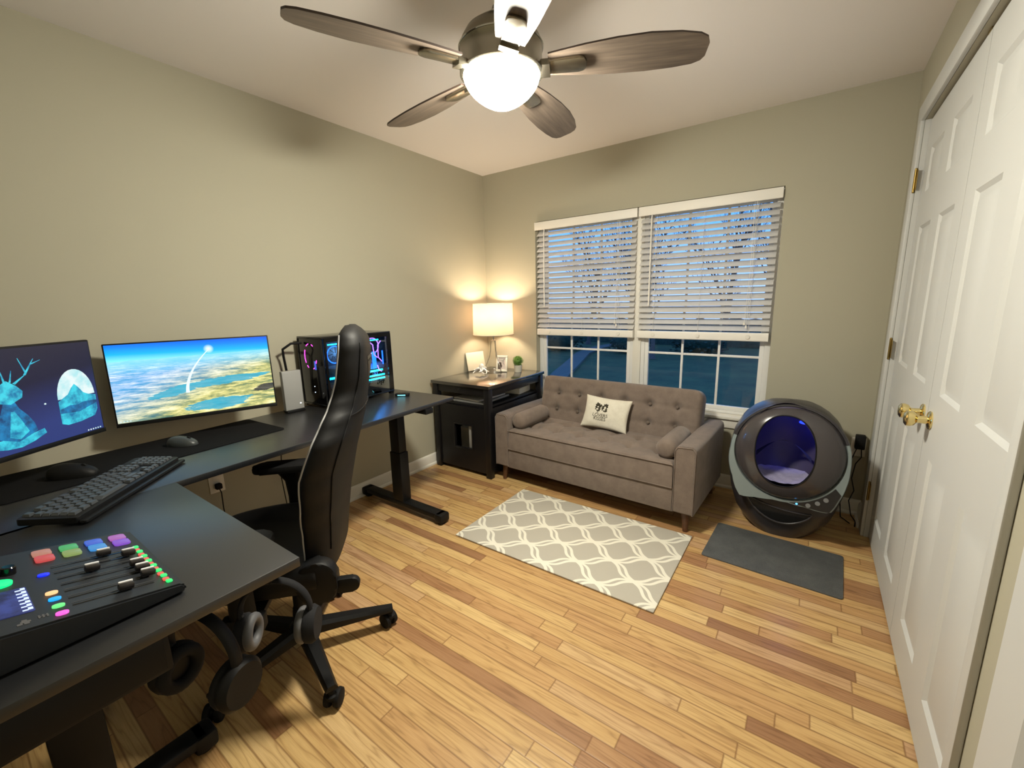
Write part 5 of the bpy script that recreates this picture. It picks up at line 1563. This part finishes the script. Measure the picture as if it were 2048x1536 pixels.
# ------------------------------------------------------------------ ceiling fan
def fan():
    fx, fy = 1.580, -1.868; ZB = 2.118
    t = thing('ceiling_fan', 'brushed nickel ceiling fan with five brown blades and a lit glass bowl', 'ceiling fan', (fx, fy, 0))
    bm = NB(); lathe(bm, [(0, 2.44), (.068, 2.44), (.070, 2.415), (.055, 2.385), (.03, 2.37), (0, 2.37)], 32); obj('canopy', bm, 'nickel', t, 40)
    bm = NB(); cyl(bm, (0, 0, 2.26), (0, 0, 2.38), .0135, n=16); lathe(bm, [(0, 2.258), (.03, 2.258), (.034, 2.272), (.026, 2.30), (.016, 2.31), (0, 2.31)], 24); obj('downrod', bm, 'nickel', t, 40)
    bm = NB(); tube(bm, [(.036*math.cos(R(k)), .036*math.sin(R(k)), 2.275) for k in range(0, 360, 15)], .005, 8, closed=True); obj('coupling_ring', bm, 'white', t, 40)
    bm = NB(); lathe(bm, [(0, 2.262), (.045, 2.260), (.085, 2.246), (.118, 2.222), (.134, 2.196), (.139, 2.184), (.141, 2.180), (.141, 2.172), (.138, 2.168), (.139, 2.125), (.142, 2.112), (.142, 2.098), (.136, 2.094), (.08, 2.094), (0, 2.094)], 56)
    obj('motor_housing', bm, 'nickel', t, 40)
    bm = NB(); tube(bm, [(.1415*math.cos(R(k)), .1415*math.sin(R(k)), 2.176) for k in range(0, 360, 6)], .003, 6, closed=True); obj('housing_band', bm, 'chrome', t, 40)
    bm = NB(); P = []
    for k in range(15):
        a = PI/2*k/14; q = k/14; P.append((.131*(1-q**1.9)**.72 if k < 14 else 0, 2.100-.110*q))
    lathe(bm, P, 48); obj('glass_bowl', bm, 'bowl', t, 70)
    angs = [23.8+3, 99.2-.5, 174-2, 243, 316]
    for a in angs:
        A = R(a)
        bm = NB()
        # outline of a blade: narrow root, wide middle, rounded tip
        cl = [(.160, -.046, .046), (.20, -.054, .052), (.28, -.068, .062), (.38, -.080, .070), (.48, -.084, .072), (.57, -.076, .068), (.63, -.062, .060), (.655, -.046, .048), (.665, -.022, .03)]
        top = [(x, b) for x, a_, b in cl]; bot = [(x, a_) for x, a_, b in cl]
        poly = bot+top[::-1]
        Xb = T((0, 0, ZB)) @ rx(R(-12))
        v0 = [bm.verts.new(Xb @ V((x, y, -.003))) for x, y in poly]; v1 = [bm.verts.new(Xb @ V((x, y, .003))) for x, y in poly]
        f0 = bm.faces.new(v0[::-1]); f1 = bm.faces.new(v1)
        for k in range(len(poly)):
            f = bm.faces.new((v0[k], v0[(k+1) % len(poly)], v1[(k+1) % len(poly)], v1[k])); f.material_index = 1
        bl = obj('blade', bm, ['blade', 'blade_edge'], t, 30, None, (0, 0, A))
        bm = NB()
        pts = [(.140, -.027), (.26, -.032), (.278, -.026), (.286, -.012), (.286, .012), (.278, .026), (.26, .032), (.140, .027)]
        prism(bm, pts, -.0145, -.0035, bev=.002, X=Xb)
        prism(bm, [(.130, -.03), (.165, -.030), (.165, .030), (.130, .03)], -.024, -.0035, X=Xb)
        obj('blade_bracket', bm, 'nickel', bl, 40)
FANL = 30.0
fan()

# ------------------------------------------------------------------ world, camera, view
w = bpy.data.worlds.new('dusk'); bpy.context.scene.world = w; w.use_nodes = True
wt = w.node_tree; nt = NT(w)
bg = wt.nodes['Background']
tc = nt.node('ShaderNodeTexCoord'); sp = nt.node('ShaderNodeSeparateXYZ'); wt.links.new(tc.outputs['Generated'], sp.inputs[0])
col = nt.ramp(sp.outputs[2], [(.0, rgb(150, 180, 228)), (.15, rgb(90, 156, 228)), (.5, rgb(88, 134, 214)), (1, rgb(80, 118, 190))])
wt.links.new(col, bg.inputs[0]); bg.inputs[1].default_value = 2.1

cam = bpy.data.cameras.new('camera'); co = bpy.data.objects.new('camera', cam); C.objects.link(co)
f, yaw, pitch, roll = 847.19, -.6163, -.1931, -.0230
cam.sensor_width = 36; cam.lens = f*36/2048; cam.clip_start = .02; cam.clip_end = 200
fwd = V((math.sin(yaw)*math.cos(pitch), math.cos(yaw)*math.cos(pitch), math.sin(pitch)))
rt = V((math.cos(yaw), -math.sin(yaw), 0)); up = rt.cross(fwd)
r2 = rt*math.cos(roll)+up*math.sin(roll); u2 = -rt*math.sin(roll)+up*math.cos(roll)
m = Matrix((r2, u2, -fwd)).transposed().to_4x4(); m.translation = V((2.527, -3.1856, 1.3405)); co.matrix_world = m
sc = bpy.context.scene; sc.camera = co
sc.view_settings.view_transform = 'Standard'; sc.view_settings.look = 'None'; sc.view_settings.gamma = 1; sc.view_settings.use_curve_mapping = False
sc.view_settings.exposure = 0.0
